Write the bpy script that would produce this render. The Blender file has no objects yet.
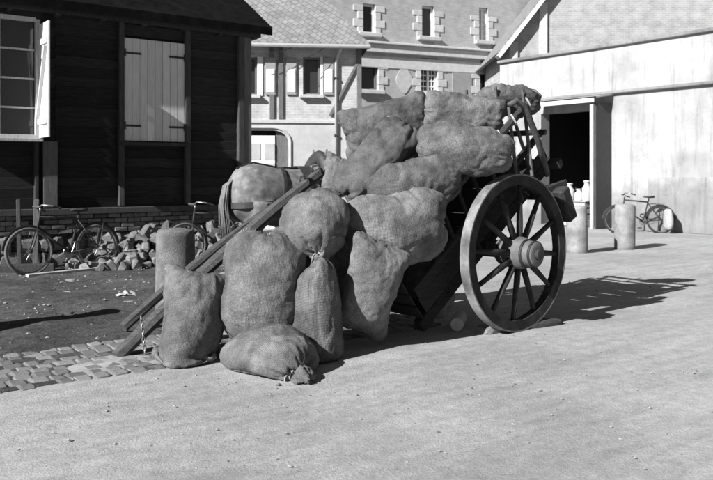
import bpy, bmesh, math, random
import numpy as np
from mathutils import Vector, Matrix, noise as mnoise
random.seed(7); np.random.seed(7)
rad = math.radians
scene = bpy.context.scene
COL = scene.collection

# ------------------------------------------------------------------ camera, sky, sun, exposure
CAMH, FPX, CX, HOR = 1.5, 780.0, 356.5, 175.0
cam_d = bpy.data.cameras.new('camera')
cam = bpy.data.objects.new('camera', cam_d); COL.objects.link(cam)
cam.location = (0, 0, CAMH); cam.rotation_euler = (rad(90), 0, 0)
cam_d.sensor_width = 36.0; cam_d.lens = FPX/713*36.0
cam_d.shift_y = -(240-HOR)/713.0
cam_d.clip_end = 500
cam_d.dof.use_dof = True; cam_d.dof.focus_distance = 6.9; cam_d.dof.aperture_fstop = 4.0
scene.camera = cam

SUN_AZ, SUN_EL = 46.5, 31.0
w = bpy.data.worlds.new('World'); scene.world = w; w.use_nodes = True
nt = w.node_tree; nt.nodes.clear()
sky = nt.nodes.new('ShaderNodeTexSky'); sky.sky_type = 'NISHITA'; sky.sun_disc = False
sky.air_density = 0.38; sky.dust_density = 0.4
sky.sun_elevation = rad(SUN_EL); sky.sun_rotation = rad(180+SUN_AZ)
bw = nt.nodes.new('ShaderNodeRGBToBW'); bg = nt.nodes.new('ShaderNodeBackground'); wo = nt.nodes.new('ShaderNodeOutputWorld')
bg.inputs['Strength'].default_value = 0.05
nt.links.new(sky.outputs[0], bw.inputs[0]); nt.links.new(bw.outputs[0], bg.inputs[0]); nt.links.new(bg.outputs[0], wo.inputs[0])

sd = bpy.data.lights.new('sun', 'SUN'); sd.energy = 5.0; sd.angle = rad(0.5); sd.color = (1, 1, 1)
sun = bpy.data.objects.new('sun', sd); COL.objects.link(sun)
dvec = Vector((math.sin(rad(SUN_AZ))*math.cos(rad(SUN_EL)), math.cos(rad(SUN_AZ))*math.cos(rad(SUN_EL)), -math.sin(rad(SUN_EL))))
sun.rotation_euler = dvec.to_track_quat('-Z', 'Y').to_euler(); sun.location = -dvec*30
vs = scene.view_settings
vs.view_transform = 'Standard'; vs.look = 'None'; vs.gamma = 1; vs.use_curve_mapping = False
vs.exposure = 0.92

# ------------------------------------------------------------------ measuring helpers
def ray(px, py): return Vector(((px-CX)/FPX, 1.0, (HOR-py)/FPX))
def P(px, py, Y):
    r = ray(px, py); return Vector((r.x*Y, Y, CAMH + r.z*Y))
def G(px, py):
    Y = CAMH*FPX/(py-HOR); return Vector(((px-CX)/FPX*Y, Y, 0))
T = Vector((0.8, 0.6, 0)); N = Vector((0.6, -0.8, 0)); RZ = math.atan2(0.6, 0.8)
class Plane:
    def __init__(s, o, ang): s.o = Vector((o[0], o[1])); s.d = Vector((math.cos(ang), math.sin(ang))); s.m = Vector((-s.d.y, s.d.x)); s.ang = ang
    def at(s, px, py, off=0.0):          # local (along, height) on the vertical plane, off = metres in front of it
        r = ray(px, py); r2 = Vector((r.x, r.y)); o = s.o - s.m*off
        t = o.dot(s.m)/r2.dot(s.m); p = r2*t
        return (p-o).dot(s.d), CAMH + r.z*t

# ------------------------------------------------------------------ materials (monochrome plate: all greys)
MATS = {}
def mat(name, col, var=.25, scale=5., rough=.85, bump=.2, bscale=40., stretch=(1,1,1), rand=.15, big=0.0, bigscale=.7, spec=.25, metal=0, dist=.02):
    m = bpy.data.materials.new(name); m.use_nodes = True; nt = m.node_tree; N_ = nt.nodes; L = nt.links
    b = N_['Principled BSDF']; b.inputs['Roughness'].default_value = rough; b.inputs['Metallic'].default_value = metal
    b.inputs['Specular IOR Level'].default_value = spec
    tc = N_.new('ShaderNodeTexCoord'); oi = N_.new('ShaderNodeObjectInfo')
    mp = N_.new('ShaderNodeMapping'); mp.inputs['Scale'].default_value = stretch
    mul = N_.new('ShaderNodeMath'); mul.operation = 'MULTIPLY'; mul.inputs[1].default_value = 37.0
    L.new(oi.outputs['Random'], mul.inputs[0])
    va = N_.new('ShaderNodeVectorMath'); va.operation = 'ADD'
    L.new(tc.outputs['Object'], va.inputs[0]); L.new(mul.outputs[0], va.inputs[1]); L.new(va.outputs[0], mp.inputs[0])
    n1 = N_.new('ShaderNodeTexNoise'); n1.inputs['Scale'].default_value = scale; n1.inputs['Detail'].default_value = 8; n1.inputs['Roughness'].default_value = .62
    L.new(mp.outputs[0], n1.inputs[0])
    mr = N_.new('ShaderNodeMapRange'); mr.inputs[1].default_value = .28; mr.inputs[2].default_value = .72
    mr.inputs[3].default_value = col*(1-var); mr.inputs[4].default_value = col*(1+var)
    L.new(n1.outputs[0], mr.inputs[0]); cur = mr.outputs[0]
    if big:
        n2 = N_.new('ShaderNodeTexNoise'); n2.inputs['Scale'].default_value = bigscale; n2.inputs['Detail'].default_value = 4
        L.new(va.outputs[0], n2.inputs[0])
        m2 = N_.new('ShaderNodeMapRange'); m2.inputs[1].default_value = .35; m2.inputs[2].default_value = .65; m2.inputs[3].default_value = 1-big; m2.inputs[4].default_value = 1+big*.4
        L.new(n2.outputs[0], m2.inputs[0]); mm = N_.new('ShaderNodeMath'); mm.operation = 'MULTIPLY'
        L.new(cur, mm.inputs[0]); L.new(m2.outputs[0], mm.inputs[1]); cur = mm.outputs[0]
    if rand:
        m3 = N_.new('ShaderNodeMapRange'); m3.inputs[3].default_value = 1-rand; m3.inputs[4].default_value = 1+rand
        L.new(oi.outputs['Random'], m3.inputs[0]); mm = N_.new('ShaderNodeMath'); mm.operation = 'MULTIPLY'
        L.new(cur, mm.inputs[0]); L.new(m3.outputs[0], mm.inputs[1]); cur = mm.outputs[0]
    L.new(cur, b.inputs['Base Color'])
    if bump:
        n3 = N_.new('ShaderNodeTexNoise'); n3.inputs['Scale'].default_value = bscale; n3.inputs['Detail'].default_value = 6; n3.inputs['Roughness'].default_value = .7
        L.new(mp.outputs[0], n3.inputs[0])
        bp = N_.new('ShaderNodeBump'); bp.inputs['Strength'].default_value = bump; bp.inputs['Distance'].default_value = dist
        L.new(n3.outputs[0], bp.inputs['Height']); L.new(bp.outputs[0], b.inputs['Normal'])
    MATS[name] = m; m['cur'] = 1
    return m
def brickmat(name, c1, c2, mortar, bw_=.23, bh=.075, xz=True, rot=0.0, msize=.012, bump=.4, var=.3):
    m = mat(name, 1.0, var, 3.0, .9, 0, rand=0); nt = m.node_tree; N_ = nt.nodes; L = nt.links
    b = N_['Principled BSDF']; old = b.inputs['Base Color'].links[0].from_socket
    tc = [n for n in N_ if n.type == 'TEX_COORD'][0]
    sx = N_.new('ShaderNodeSeparateXYZ'); cx = N_.new('ShaderNodeCombineXYZ'); L.new(tc.outputs['Object'], sx.inputs[0])
    L.new(sx.outputs[0], cx.inputs[0]); L.new(sx.outputs[2 if xz else 1], cx.inputs[1])
    mp = N_.new('ShaderNodeMapping'); mp.inputs['Rotation'].default_value = (0, 0, rot); L.new(cx.outputs[0], mp.inputs[0])
    bt = N_.new('ShaderNodeTexBrick'); bt.inputs['Scale'].default_value = 1; bt.inputs['Brick Width'].default_value = bw_; bt.inputs['Row Height'].default_value = bh
    bt.inputs['Mortar Size'].default_value = msize; bt.inputs['Color1'].default_value = (c1, c1, c1, 1); bt.inputs['Color2'].default_value = (c2, c2, c2, 1); bt.inputs['Mortar'].default_value = (mortar,)*3+(1,)
    L.new(mp.outputs[0], bt.inputs[0])
    mx = N_.new('ShaderNodeMix'); mx.data_type = 'RGBA'; mx.blend_type = 'MULTIPLY'; mx.inputs[0].default_value = 1
    L.new(bt.outputs[0], mx.inputs[6]); L.new(old, mx.inputs[7]); L.new(mx.outputs[2], b.inputs['Base Color'])
    bp = N_.new('ShaderNodeBump'); bp.inputs['Strength'].default_value = bump; bp.inputs['Distance'].default_value = .01; bp.invert = True
    L.new(bt.outputs['Fac'], bp.inputs['Height']); L.new(bp.outputs[0], b.inputs['Normal'])
    return m

mat('road', .375, .18, 12., .95, .6, 60., big=.2, bigscale=.6, rand=0, dist=.018)
def road_streaks():
    nt = MATS['road'].node_tree; N_ = nt.nodes; L = nt.links; b = N_['Principled BSDF']; old = b.inputs['Base Color'].links[0].from_socket
    tc = [n for n in N_ if n.type == 'TEX_COORD'][0]
    mp = N_.new('ShaderNodeMapping'); mp.inputs['Rotation'].default_value = (0, 0, RZ); mp.inputs['Scale'].default_value = (3.2, .30, 1); mp.vector_type = 'TEXTURE'
    L.new(tc.outputs['Object'], mp.inputs[0])
    n = N_.new('ShaderNodeTexNoise'); n.inputs['Scale'].default_value = 1.6; n.inputs['Detail'].default_value = 9; n.inputs['Roughness'].default_value = .7; L.new(mp.outputs[0], n.inputs[0])
    mr = N_.new('ShaderNodeMapRange'); mr.inputs[1].default_value = .35; mr.inputs[2].default_value = .68; mr.inputs[3].default_value = .82; mr.inputs[4].default_value = 1.1; L.new(n.outputs[0], mr.inputs[0])
    n2 = N_.new('ShaderNodeTexNoise'); n2.inputs['Scale'].default_value = 45; n2.inputs['Detail'].default_value = 4; L.new(tc.outputs['Object'], n2.inputs[0])
    m2 = N_.new('ShaderNodeMapRange'); m2.inputs[1].default_value = .3; m2.inputs[2].default_value = .7; m2.inputs[3].default_value = .88; m2.inputs[4].default_value = 1.1; L.new(n2.outputs[0], m2.inputs[0])
    a = N_.new('ShaderNodeMath'); a.operation = 'MULTIPLY'; L.new(mr.outputs[0], a.inputs[0]); L.new(m2.outputs[0], a.inputs[1])
    c = N_.new('ShaderNodeMath'); c.operation = 'MULTIPLY'; L.new(a.outputs[0], c.inputs[0]); L.new(old, c.inputs[1]); L.new(c.outputs[0], b.inputs['Base Color'])
road_streaks()
mat('dirt', .085, .55, 9., .95, 1., 26., big=.35, bigscale=.9, rand=0, dist=.03)
mat('cobble', .18, .35, 9., .8, .4, 40., rand=.3)
mat('pebble', .34, .3, 9., .9, .3, 40., rand=.3)
mat('rubble', .17, .35, 7., .9, .5, 25., rand=.5, dist=.03)
mat('brickpiece', .16, .35, 12., .9, .4, 40., rand=.4)
mat('tar_shade_board', .022, .5, 5., .9, .5, 18., (1., 9, 9), rand=.35)  # tar on shed and door boards; on the cart a painted-in shade tone
mat('darkroof', .010, .4, 5., .95, .3, 18., rand=0, spec=.0)
mat('darkpost', .05, .4, 5., .8, .4, 14., (9, 9, 1), rand=.3)
mat('shutterwood', .58, .16, 4., .75, .3, 14., (12, 12, 1.), rand=.07)
mat('palewood', .40, .3, 5., .85, .4, 14., (9, 9, 1.), rand=.12)
mat('whitepaint', .66, .08, 6., .6, .1, 30., rand=.04)
mat('plaster', .34, .14, 3., .9, .3, 25., big=.3, bigscale=.6, rand=0)
mat('whitewash', .36, .14, 2.2, .9, .35, 20., big=.30, bigscale=.5, rand=0)
def stains(name, k=.35, foot=.5):
    nt = MATS[name].node_tree; N_ = nt.nodes; L = nt.links; b = N_['Principled BSDF']; old = b.inputs['Base Color'].links[0].from_socket
    tc = [n for n in N_ if n.type == 'TEX_COORD'][0]
    mp = N_.new('ShaderNodeMapping'); mp.inputs['Scale'].default_value = (3.2, 3.2, .28); L.new(tc.outputs['Object'], mp.inputs[0])
    n = N_.new('ShaderNodeTexNoise'); n.inputs['Scale'].default_value = 1.5; n.inputs['Detail'].default_value = 9; n.inputs['Roughness'].default_value = .7; L.new(mp.outputs[0], n.inputs[0])
    mr = N_.new('ShaderNodeMapRange'); mr.inputs[1].default_value = .50; mr.inputs[2].default_value = .72; mr.inputs[3].default_value = 1.08; mr.inputs[4].default_value = 1-k; L.new(n.outputs[0], mr.inputs[0])
    n2 = N_.new('ShaderNodeTexNoise'); n2.inputs['Scale'].default_value = 2.5; n2.inputs['Detail'].default_value = 8; L.new(tc.outputs['Object'], n2.inputs[0])
    sx = N_.new('ShaderNodeSeparateXYZ'); L.new(tc.outputs['Object'], sx.inputs[0])
    ad = N_.new('ShaderNodeMath'); ad.operation = 'MULTIPLY_ADD'; ad.inputs[1].default_value = -1.6; L.new(n2.outputs[0], ad.inputs[0]); L.new(sx.outputs[2], ad.inputs[2])
    m2 = N_.new('ShaderNodeMapRange'); m2.inputs[1].default_value = -.6; m2.inputs[2].default_value = .5; m2.inputs[3].default_value = 1-foot; m2.inputs[4].default_value = 1; L.new(ad.outputs[0], m2.inputs[0])
    # hairline cracks and flaking
    vo = N_.new('ShaderNodeTexVoronoi'); vo.feature = 'DISTANCE_TO_EDGE'; vo.inputs['Scale'].default_value = .9
    nv = N_.new('ShaderNodeVectorMath'); nv.operation = 'ADD'; L.new(tc.outputs['Object'], nv.inputs[0]); L.new(n2.outputs['Color'], nv.inputs[1]); L.new(nv.outputs[0], vo.inputs[0])
    m3 = N_.new('ShaderNodeMapRange'); m3.inputs[1].default_value = 0; m3.inputs[2].default_value = .012; m3.inputs[3].default_value = .85; m3.inputs[4].default_value = 1; L.new(vo.outputs[0], m3.inputs[0])
    cur = old
    for o in (mr, m2, m3):
        c = N_.new('ShaderNodeMath'); c.operation = 'MULTIPLY'; L.new(cur, c.inputs[0]); L.new(o.outputs[0], c.inputs[1]); cur = c.outputs[0]
    L.new(cur, b.inputs['Base Color'])
stains('whitewash'); stains('plaster', .3, .4)
mat('wingplaster', .44, .12, 4., .9, .3, 20., big=.2, bigscale=.6, rand=0)
mat('stonetrim', .47, .15, 6., .9, .2, 30., rand=.1)
mat('houserender', .27, .14, 6., .9, .2, 30., big=.12, rand=0)
mat('timber', .13, .3, 6., .85, .3, 20., (6, 6, 1), rand=.15)
mat('glass', .03, .1, 3., .08, 0, rand=0, spec=.6)
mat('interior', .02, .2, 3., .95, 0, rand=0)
mat('iron', .035, .4, 14., .55, .3, 60., rand=.2, metal=.3, spec=.4)
mat('steel', .30, .3, 14., .35, .1, 60., rand=.1, metal=.7, spec=.5)
mat('rubber', .03, .3, 14., .8, .2, 60., rand=.1)
mat('greyrubber', .12, .3, 14., .8, .2, 60., rand=.1)
mat('leather', .035, .4, 12., .5, .3, 40., rand=.2, spec=.4)
mat('cartwood', .038, .6, 6., .85, .6, 18., (6, 6, 6), rand=.25, big=.3, bigscale=2)
mat('rackwood', .10, .5, 9., .85, .6, 25., rand=.35, big=.3, bigscale=3)
mat('wheelwood', .032, .6, 9., .85, .6, 25., rand=.15, big=.4, bigscale=3)
mat('tyreiron', .20, .5, 7., .6, .4, 30., rand=0, big=.5, bigscale=4)
mat('hubwood', .13, .4, 9., .85, .5, 30., rand=.05)
mat('shaftwood', .085, .5, 8., .8, .8, 20., (2, 7, 7), rand=.1)
mat('rope', .3, .4, 50., .9, .3, 90., rand=.1)
mat('zinc', .40, .15, 5., .5, .1, 40., rand=0, metal=.2)
mat('cloth', .34, .3, 9., .95, .3, 40., rand=.1)
mat('concretepost', .27, .3, 7., .95, .7, 55., rand=.08, big=.35, bigscale=2.2, dist=.02)
mat('leftstone', .19, .35, 9., .95, .9, 60., rand=0, big=.4, bigscale=3, dist=.03)
brickmat('wingbrick', .36, .42, .46, var=.25, bump=.25)
brickmat('upperbrick', .28, .34, .38, var=.2, bump=.25)
brickmat('housebrick', .30, .35, .39, var=.15, bump=.2)
brickmat('slate', .19, .24, .12, .17, .17, xz=False, rot=rad(45), msize=.010, bump=.5, var=.25)

def burlap():
    m = mat('burlap', .145, .40, 8., .97, 0, rand=.22, big=.40, bigscale=3.2, spec=.1)
    nt = m.node_tree; N_ = nt.nodes; L = nt.links; b = N_['Principled BSDF']
    tc = [n for n in N_ if n.type == 'TEX_COORD'][0]
    n1 = N_.new('ShaderNodeTexNoise'); n1.inputs['Scale'].default_value = 95; n1.inputs['Detail'].default_value = 4; n1.inputs['Roughness'].default_value = .75
    n2 = N_.new('ShaderNodeTexNoise'); n2.inputs['Scale'].default_value = 22; n2.inputs['Detail'].default_value = 6
    for n in (n1, n2): L.new(tc.outputs['Object'], n.inputs[0])
    b1 = N_.new('ShaderNodeBump'); b1.inputs['Strength'].default_value = .9; b1.inputs['Distance'].default_value = .008
    b2 = N_.new('ShaderNodeBump'); b2.inputs['Strength'].default_value = .5; b2.inputs['Distance'].default_value = .02
    L.new(n2.outputs[0], b2.inputs['Height']); L.new(n1.outputs[0], b1.inputs['Height']); L.new(b2.outputs[0], b1.inputs['Normal']); L.new(b1.outputs[0], b.inputs['Normal'])
    wv = []
    for ax in ('X', 'Y'):
        wt = N_.new('ShaderNodeTexWave'); wt.wave_type = 'BANDS'; wt.bands_direction = ax; wt.inputs['Scale'].default_value = 29.0; wt.inputs['Distortion'].default_value = 2.2; wt.inputs['Detail'].default_value = 3; wt.inputs['Detail Scale'].default_value = 2.0
        L.new(tc.outputs['UV'], wt.inputs[0]); wv.append(wt)
    wm = N_.new('ShaderNodeMath'); wm.operation = 'ADD'; L.new(wv[0].outputs['Fac'], wm.inputs[0]); L.new(wv[1].outputs['Fac'], wm.inputs[1])
    b3 = N_.new('ShaderNodeBump'); b3.inputs['Strength'].default_value = .3; b3.inputs['Distance'].default_value = .004
    L.new(wm.outputs[0], b3.inputs['Height']); L.new(b1.outputs[0], b3.inputs['Normal']); L.new(b3.outputs[0], b.inputs['Normal'])
    wr_ = N_.new('ShaderNodeMapRange'); wr_.inputs[1].default_value = .3; wr_.inputs[2].default_value = 1.7; wr_.inputs[3].default_value = .86; wr_.inputs[4].default_value = 1.13; L.new(wm.outputs[0], wr_.inputs[0])
    # fine weave speckle in colour
    old = b.inputs['Base Color'].links[0].from_socket
    mr = N_.new('ShaderNodeMapRange'); mr.inputs[1].default_value = .3; mr.inputs[2].default_value = .7; mr.inputs[3].default_value = .60; mr.inputs[4].default_value = 1.4
    L.new(n1.outputs[0], mr.inputs[0]); mm = N_.new('ShaderNodeMath'); mm.operation = 'MULTIPLY'; L.new(old, mm.inputs[0]); L.new(mr.outputs[0], mm.inputs[1]); mw = N_.new('ShaderNodeMath'); mw.operation = 'MULTIPLY'; L.new(mm.outputs[0], mw.inputs[0]); L.new(wr_.outputs[0], mw.inputs[1]); L.new(mw.outputs[0], b.inputs['Base Color'])
burlap()
def horsemat():
    m = mat('horsecoat', .19, .16, 22., .75, .15, 90., rand=0, spec=.2)
    nt = m.node_tree; N_ = nt.nodes; L = nt.links; b = N_['Principled BSDF']; old = b.inputs['Base Color'].links[0].from_socket
    tc = [n for n in N_ if n.type == 'TEX_COORD'][0]
    vo = N_.new('ShaderNodeTexNoise'); vo.inputs['Scale'].default_value = 11; vo.inputs['Detail'].default_value = 6
    L.new(tc.outputs['Object'], vo.inputs[0])
    mr = N_.new('ShaderNodeMapRange'); mr.inputs[1].default_value = .36; mr.inputs[2].default_value = .64; mr.inputs[3].default_value = .62; mr.inputs[4].default_value = 1.12
    L.new(vo.outputs[0], mr.inputs[0])
    sx = N_.new('ShaderNodeSeparateXYZ'); L.new(tc.outputs['Object'], sx.inputs[0])   # darker points (legs)
    m2 = N_.new('ShaderNodeMapRange'); m2.inputs[1].default_value = .55; m2.inputs[2].default_value = 1.3; m2.inputs[3].default_value = .3; m2.inputs[4].default_value = 1.
    L.new(sx.outputs[2], m2.inputs[0])
    a = N_.new('ShaderNodeMath'); a.operation = 'MULTIPLY'; L.new(mr.outputs[0], a.inputs[0]); L.new(m2.outputs[0], a.inputs[1])
    c = N_.new('ShaderNodeMath'); c.operation = 'MULTIPLY'; L.new(a.outputs[0], c.inputs[0]); L.new(old, c.inputs[1]); L.new(c.outputs[0], b.inputs['Base Color'])
horsemat()

# ------------------------------------------------------------------ mesh helpers
def empty(name, loc=(0,0,0), rz=0.0, label=None, cat=None, group=None, kind=None):
    o = bpy.data.objects.new(name, None); COL.objects.link(o); o.location = loc; o.rotation_euler = (0, 0, rz)
    o.empty_display_size = .1
    return tag(o, label, cat, group, kind)
def tag(o, label=None, cat=None, group=None, kind=None):
    if label: o['label'] = label
    if cat: o['category'] = cat
    if group: o['group'] = group
    if kind: o['kind'] = kind
    return o
def link(name, me, m, parent=None, loc=(0,0,0), rot=(0,0,0), smooth=False, scl=None):
    o = bpy.data.objects.new(name, me); COL.objects.link(o); o.location = loc; o.rotation_euler = rot
    if scl is not None: o.scale = scl
    if m and len(me.materials) == 0: me.materials.append(MATS[m])
    if parent: o.parent = parent
    if smooth:
        for p in me.polygons: p.use_smooth = True
    return o
class MB:
    """collects geometry for ONE mesh object"""
    def __init__(s): s.v = []; s.f = []
    def add(s, v, f, M=None):
        b = len(s.v)
        s.v += [tuple(M @ Vector(p)) if M else tuple(p) for p in v]
        s.f += [tuple(i+b for i in q) for q in f]; return s
    def box(s, c, size, M=None, rot=None):
        x, y, z = (d/2 for d in size)
        v = [Vector((i*x, j*y, k*z)) for i in (-1,1) for j in (-1,1) for k in (-1,1)]
        if rot is not None: v = [rot @ p for p in v]
        v = [p+Vector(c) for p in v]
        return s.add(v, [(0,1,3,2),(4,6,7,5),(0,4,5,1),(2,3,7,6),(0,2,6,4),(1,5,7,3)], M)
    def bar(s, a, b, wy, wz, up=(0,0,1)):
        a = Vector(a); b = Vector(b); d = b-a; l = d.length; x = d.normalized(); u = Vector(up)
        y = u.cross(x)
        if y.length < 1e-4: y = Vector((0,1,0)).cross(x)
        y.normalize(); z = x.cross(y)
        R = Matrix((x, y, z)).transposed()
        return s.box((a+b)/2, (l, wy, wz), rot=R)
    def tube(s, pts, r, n=8, closed=False, caps=True):
        pts = [Vector(p) for p in pts]; k = len(pts); rs = r if isinstance(r, list) else [r]*k
        b0 = len(s.v); prev = None
        for i, p in enumerate(pts):
            if closed: d = pts[(i+1) % k]-pts[i-1]
            else: d = pts[min(i+1, k-1)]-pts[max(i-1, 0)]
            d.normalize()
            if prev is None:
                ref = Vector((0,0,1)) if abs(d.z) < .9 else Vector((0,1,0)); y = ref.cross(d).normalized()
            else:
                y = prev - d*prev.dot(d); y.normalize()
            prev = y; z = d.cross(y); rr = rs[i]; ry, rz_ = rr if isinstance(rr, (list, tuple)) else (rr, rr)
            for j in range(n):
                t = 2*math.pi*j/n; s.v.append(tuple(p + y*math.cos(t)*ry + z*math.sin(t)*rz_))
        m = k if closed else k-1
        for i in range(m):
            for j in range(n):
                a = b0+i*n+j; b = b0+i*n+(j+1) % n; c = b0+((i+1) % k)*n+(j+1) % n; d_ = b0+((i+1) % k)*n+j
                s.f.append((a, b, c, d_))
        if caps and not closed:
            s.f.append(tuple(b0+j for j in reversed(range(n)))); s.f.append(tuple(b0+(k-1)*n+j for j in range(n)))
        return s
    def lathe(s, prof, n=24, M=None):     # prof: (r, z) from bottom to top, axis z
        b0 = len(s.v); k = len(prof); vv = []
        for r, z in prof:
            for j in range(n):
                t = 2*math.pi*j/n; p = Vector((r*math.cos(t), r*math.sin(t), z)); vv.append(tuple(M @ p) if M else tuple(p))
        s.v += vv
        for i in range(k-1):
            for j in range(n):
                s.f.append((b0+i*n+j, b0+i*n+(j+1) % n, b0+(i+1)*n+(j+1) % n, b0+(i+1)*n+j))
        s.f.append(tuple(b0+j for j in reversed(range(n)))); s.f.append(tuple(b0+(k-1)*n+j for j in range(n)))
        return s
    def mesh(s, name, bevel=0.0, seg=1, jit=0.0):
        me = bpy.data.meshes.new(name); me.from_pydata(s.v, [], s.f); me.update()
        if bevel or jit:
            bm = bmesh.new(); bm.from_mesh(me)
            if jit:
                for v in bm.verts: v.co += Vector((random.uniform(-jit, jit), random.uniform(-jit, jit), random.uniform(-jit, jit)))
            if bevel: bmesh.ops.bevel(bm, geom=list(bm.edges), offset=bevel, segments=seg, affect='EDGES', profile=.6)
            bm.to_mesh(me); bm.free()
        return me
    def build(s, name, m, parent=None, bevel=0.0, smooth=False, loc=(0,0,0), rot=(0,0,0), jit=0.0, seg=1):
        return link(name, s.mesh(name, bevel, seg, jit), m, parent, loc, rot, smooth)
def boxo(name, m, c, size, parent=None, bevel=.004, rot=(0,0,0), jit=0.0):
    return MB().box((0,0,0), size).build(name, m, parent, bevel, loc=c, rot=rot, jit=jit)
def wall_openings(x0, x1, z0, z1, th, ops):
    """front at y=0, goes back to y=th, with rectangular openings (xa,xb,za,zb)"""
    xs = sorted({x0, x1, *[min(max(o[i], x0), x1) for o in ops for i in (0, 1)]}); zs = sorted({z0, z1, *[min(max(o[i], z0), z1) for o in ops for i in (2, 3)]})
    nx, nz = len(xs)-1, len(zs)-1
    def solid(i, j):
        if i < 0 or j < 0 or i >= nx or j >= nz: return False
        cx, cz = (xs[i]+xs[i+1])/2, (zs[j]+zs[j+1])/2
        return not any(o[0] < cx < o[1] and o[2] < cz < o[3] for o in ops)
    mb = MB()
    for i in range(nx):
        for j in range(nz):
            if not solid(i, j): continue
            a, b, c, d = xs[i], xs[i+1], zs[j], zs[j+1]
            mb.add([(a,0,c),(b,0,c),(b,0,d),(a,0,d)], [(0,1,2,3)]); mb.add([(a,th,c),(b,th,c),(b,th,d),(a,th,d)], [(3,2,1,0)])
            if not solid(i-1, j): mb.add([(a,0,c),(a,th,c),(a,th,d),(a,0,d)], [(3,2,1,0)])
            if not solid(i+1, j): mb.add([(b,0,c),(b,th,c),(b,th,d),(b,0,d)], [(0,1,2,3)])
            if not solid(i, j-1): mb.add([(a,0,c),(b,0,c),(b,th,c),(a,th,c)], [(3,2,1,0)])
            if not solid(i, j+1): mb.add([(a,0,d),(b,0,d),(b,th,d),(a,th,d)], [(0,1,2,3)])
    return mb
def rock_mesh(name, jit=.22, sub=1):
    bm = bmesh.new(); bmesh.ops.create_cube(bm, size=1.0)
    for v in bm.verts: v.co += Vector([random.uniform(-jit, jit) for _ in range(3)])
    bmesh.ops.bevel(bm, geom=list(bm.edges), offset=.17, segments=1, affect='EDGES')
    for v in bm.verts: v.co += Vector([random.uniform(-.04, .03) for _ in range(3)])
    me = bpy.data.meshes.new(name); bm.to_mesh(me); bm.free(); return me

# ------------------------------------------------------------------ ground
def grid_sheet(name, m, a0, a1, b0, b1, na, nb, z, amp, nscale, edge=0.0, kind='structure', label=None):
    """sheet in road coordinates (a along T, b along N) with gentle relief"""
    vv = []; ff = []
    for i in range(na+1):
        for j in range(nb+1):
            a = a0+(a1-a0)*i/na; b = b0+(b1-b0)*j/nb
            if edge and (i in (0, na) or j in (0, nb)):
                nz = mnoise.noise(Vector((a*1.3, b*1.3, 5)))*edge + mnoise.noise(Vector((a*5, b*5, 9)))*edge*.4
                if j in (0, nb): b += nz
                if i in (0, na): a += nz
            p = T*a + N*b
            h = z + amp*mnoise.fractal(Vector((a*nscale, b*nscale, 1.7)), 1.0, 2.0, 4)
            if edge and (i in (0, na) or j in (0, nb)): h = -.012
            vv.append((p.x, p.y, h))
    for i in range(na):
        for j in range(nb):
            q = i*(nb+1)+j; ff.append((q, q+nb+1, q+nb+2, q+1))
    o = MB().add(vv, ff).build(name, m, smooth=True); return tag(o, label, 'ground' if label else None, kind=kind)
far = MB().add([(-150,-60,-.02),(150,-60,-.02),(150,240,-.02),(-150,240,-.02)], [(0,1,2,3)]).build('ground', 'road'); tag(far, 'pale dusty ground spreading out around the yard', 'ground', kind='structure')
grid_sheet('road', 'road', -6, 26, -26, 10, 260, 260, .0, .014, .9, label='bright dusty road surface in the foreground')
grid_sheet('dirt_yard', 'dirt', -9, 6.2, -13.4, -6.85, 150, 80, .024, .034, 2.2, edge=.35, label='dark trodden earth between the cobbled strip and the plank shed')

# cobbled strip
cob = MB().box((0,0,0), (4.55, 1.16, .03)); cobble_root = cob.build('cobbled_gutter', 'dirt', loc=(T*3.1+N*(-6.33)+Vector((0,0,-.006))), rot=(0,0,RZ)); tag(cobble_root, 'strip of worn cobbles between the road and the dark earth', 'cobbles', kind='structure')
cm = [rock_mesh('cobblestone', .06) for _ in range(6)]
for r in range(9):
    x = -2.3+random.uniform(0, .1)
    while x < 2.2:
        l = random.uniform(.10, .165)
        if random.random() < (.35 if r == 0 else .05): x += l; continue
        o = link('cobblestone', random.choice(cm), 'cobble', cobble_root, (x+l/2, -.535+r*.135+random.uniform(-.008, .008), -.008+random.uniform(-.005, .005)), (random.uniform(-.04,.04), random.uniform(-.06,.06), random.uniform(-.05,.05)), scl=(l+.012, .146, .06))
        x += l+.008
# loose grit on road and yard
def grit(name, m, n, arange, brange, smin, smax, z, label):
    mb = MB()
    for _ in range(n):
        a = random.uniform(*arange); b = random.uniform(*brange); p = T*a+N*b; s = smin+(smax-smin)*random.random()**4
        R = Matrix.Rotation(random.uniform(0, 6.28), 3, 'Z')
        v = [R @ Vector((x*s*random.uniform(.6,1.2), y*s*random.uniform(.6,1.2), zz*s*.6*random.uniform(.6,1.1)))+Vector((p.x, p.y, z)) for x, y, zz in ((1,0,0),(0,1,0),(-1,0,0),(0,-1,0),(0,0,1),(0,0,-1))]
        mb.add(v, [(0,1,4),(1,2,4),(2,3,4),(3,0,4),(1,0,5),(2,1,5),(3,2,5),(0,3,5)])
    tag(mb.build(name, m), label, 'grit', kind='stuff')
grit('road_grit', 'pebble', 5000, (-1, 14), (-9, -2), .003, .016, .004, 'loose grit scattered over the bright road')
grit('road_stones', 'cobble', 150, (-1, 12), (-8.8, -3), .008, .028, .004, 'darker small stones strewn on the road')
grit('earth_crumbs', 'cobble', 1500, (-1, 6), (-13, -7), .006, .035, .026, 'pale crumbs and clods lying on the dark earth')

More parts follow.
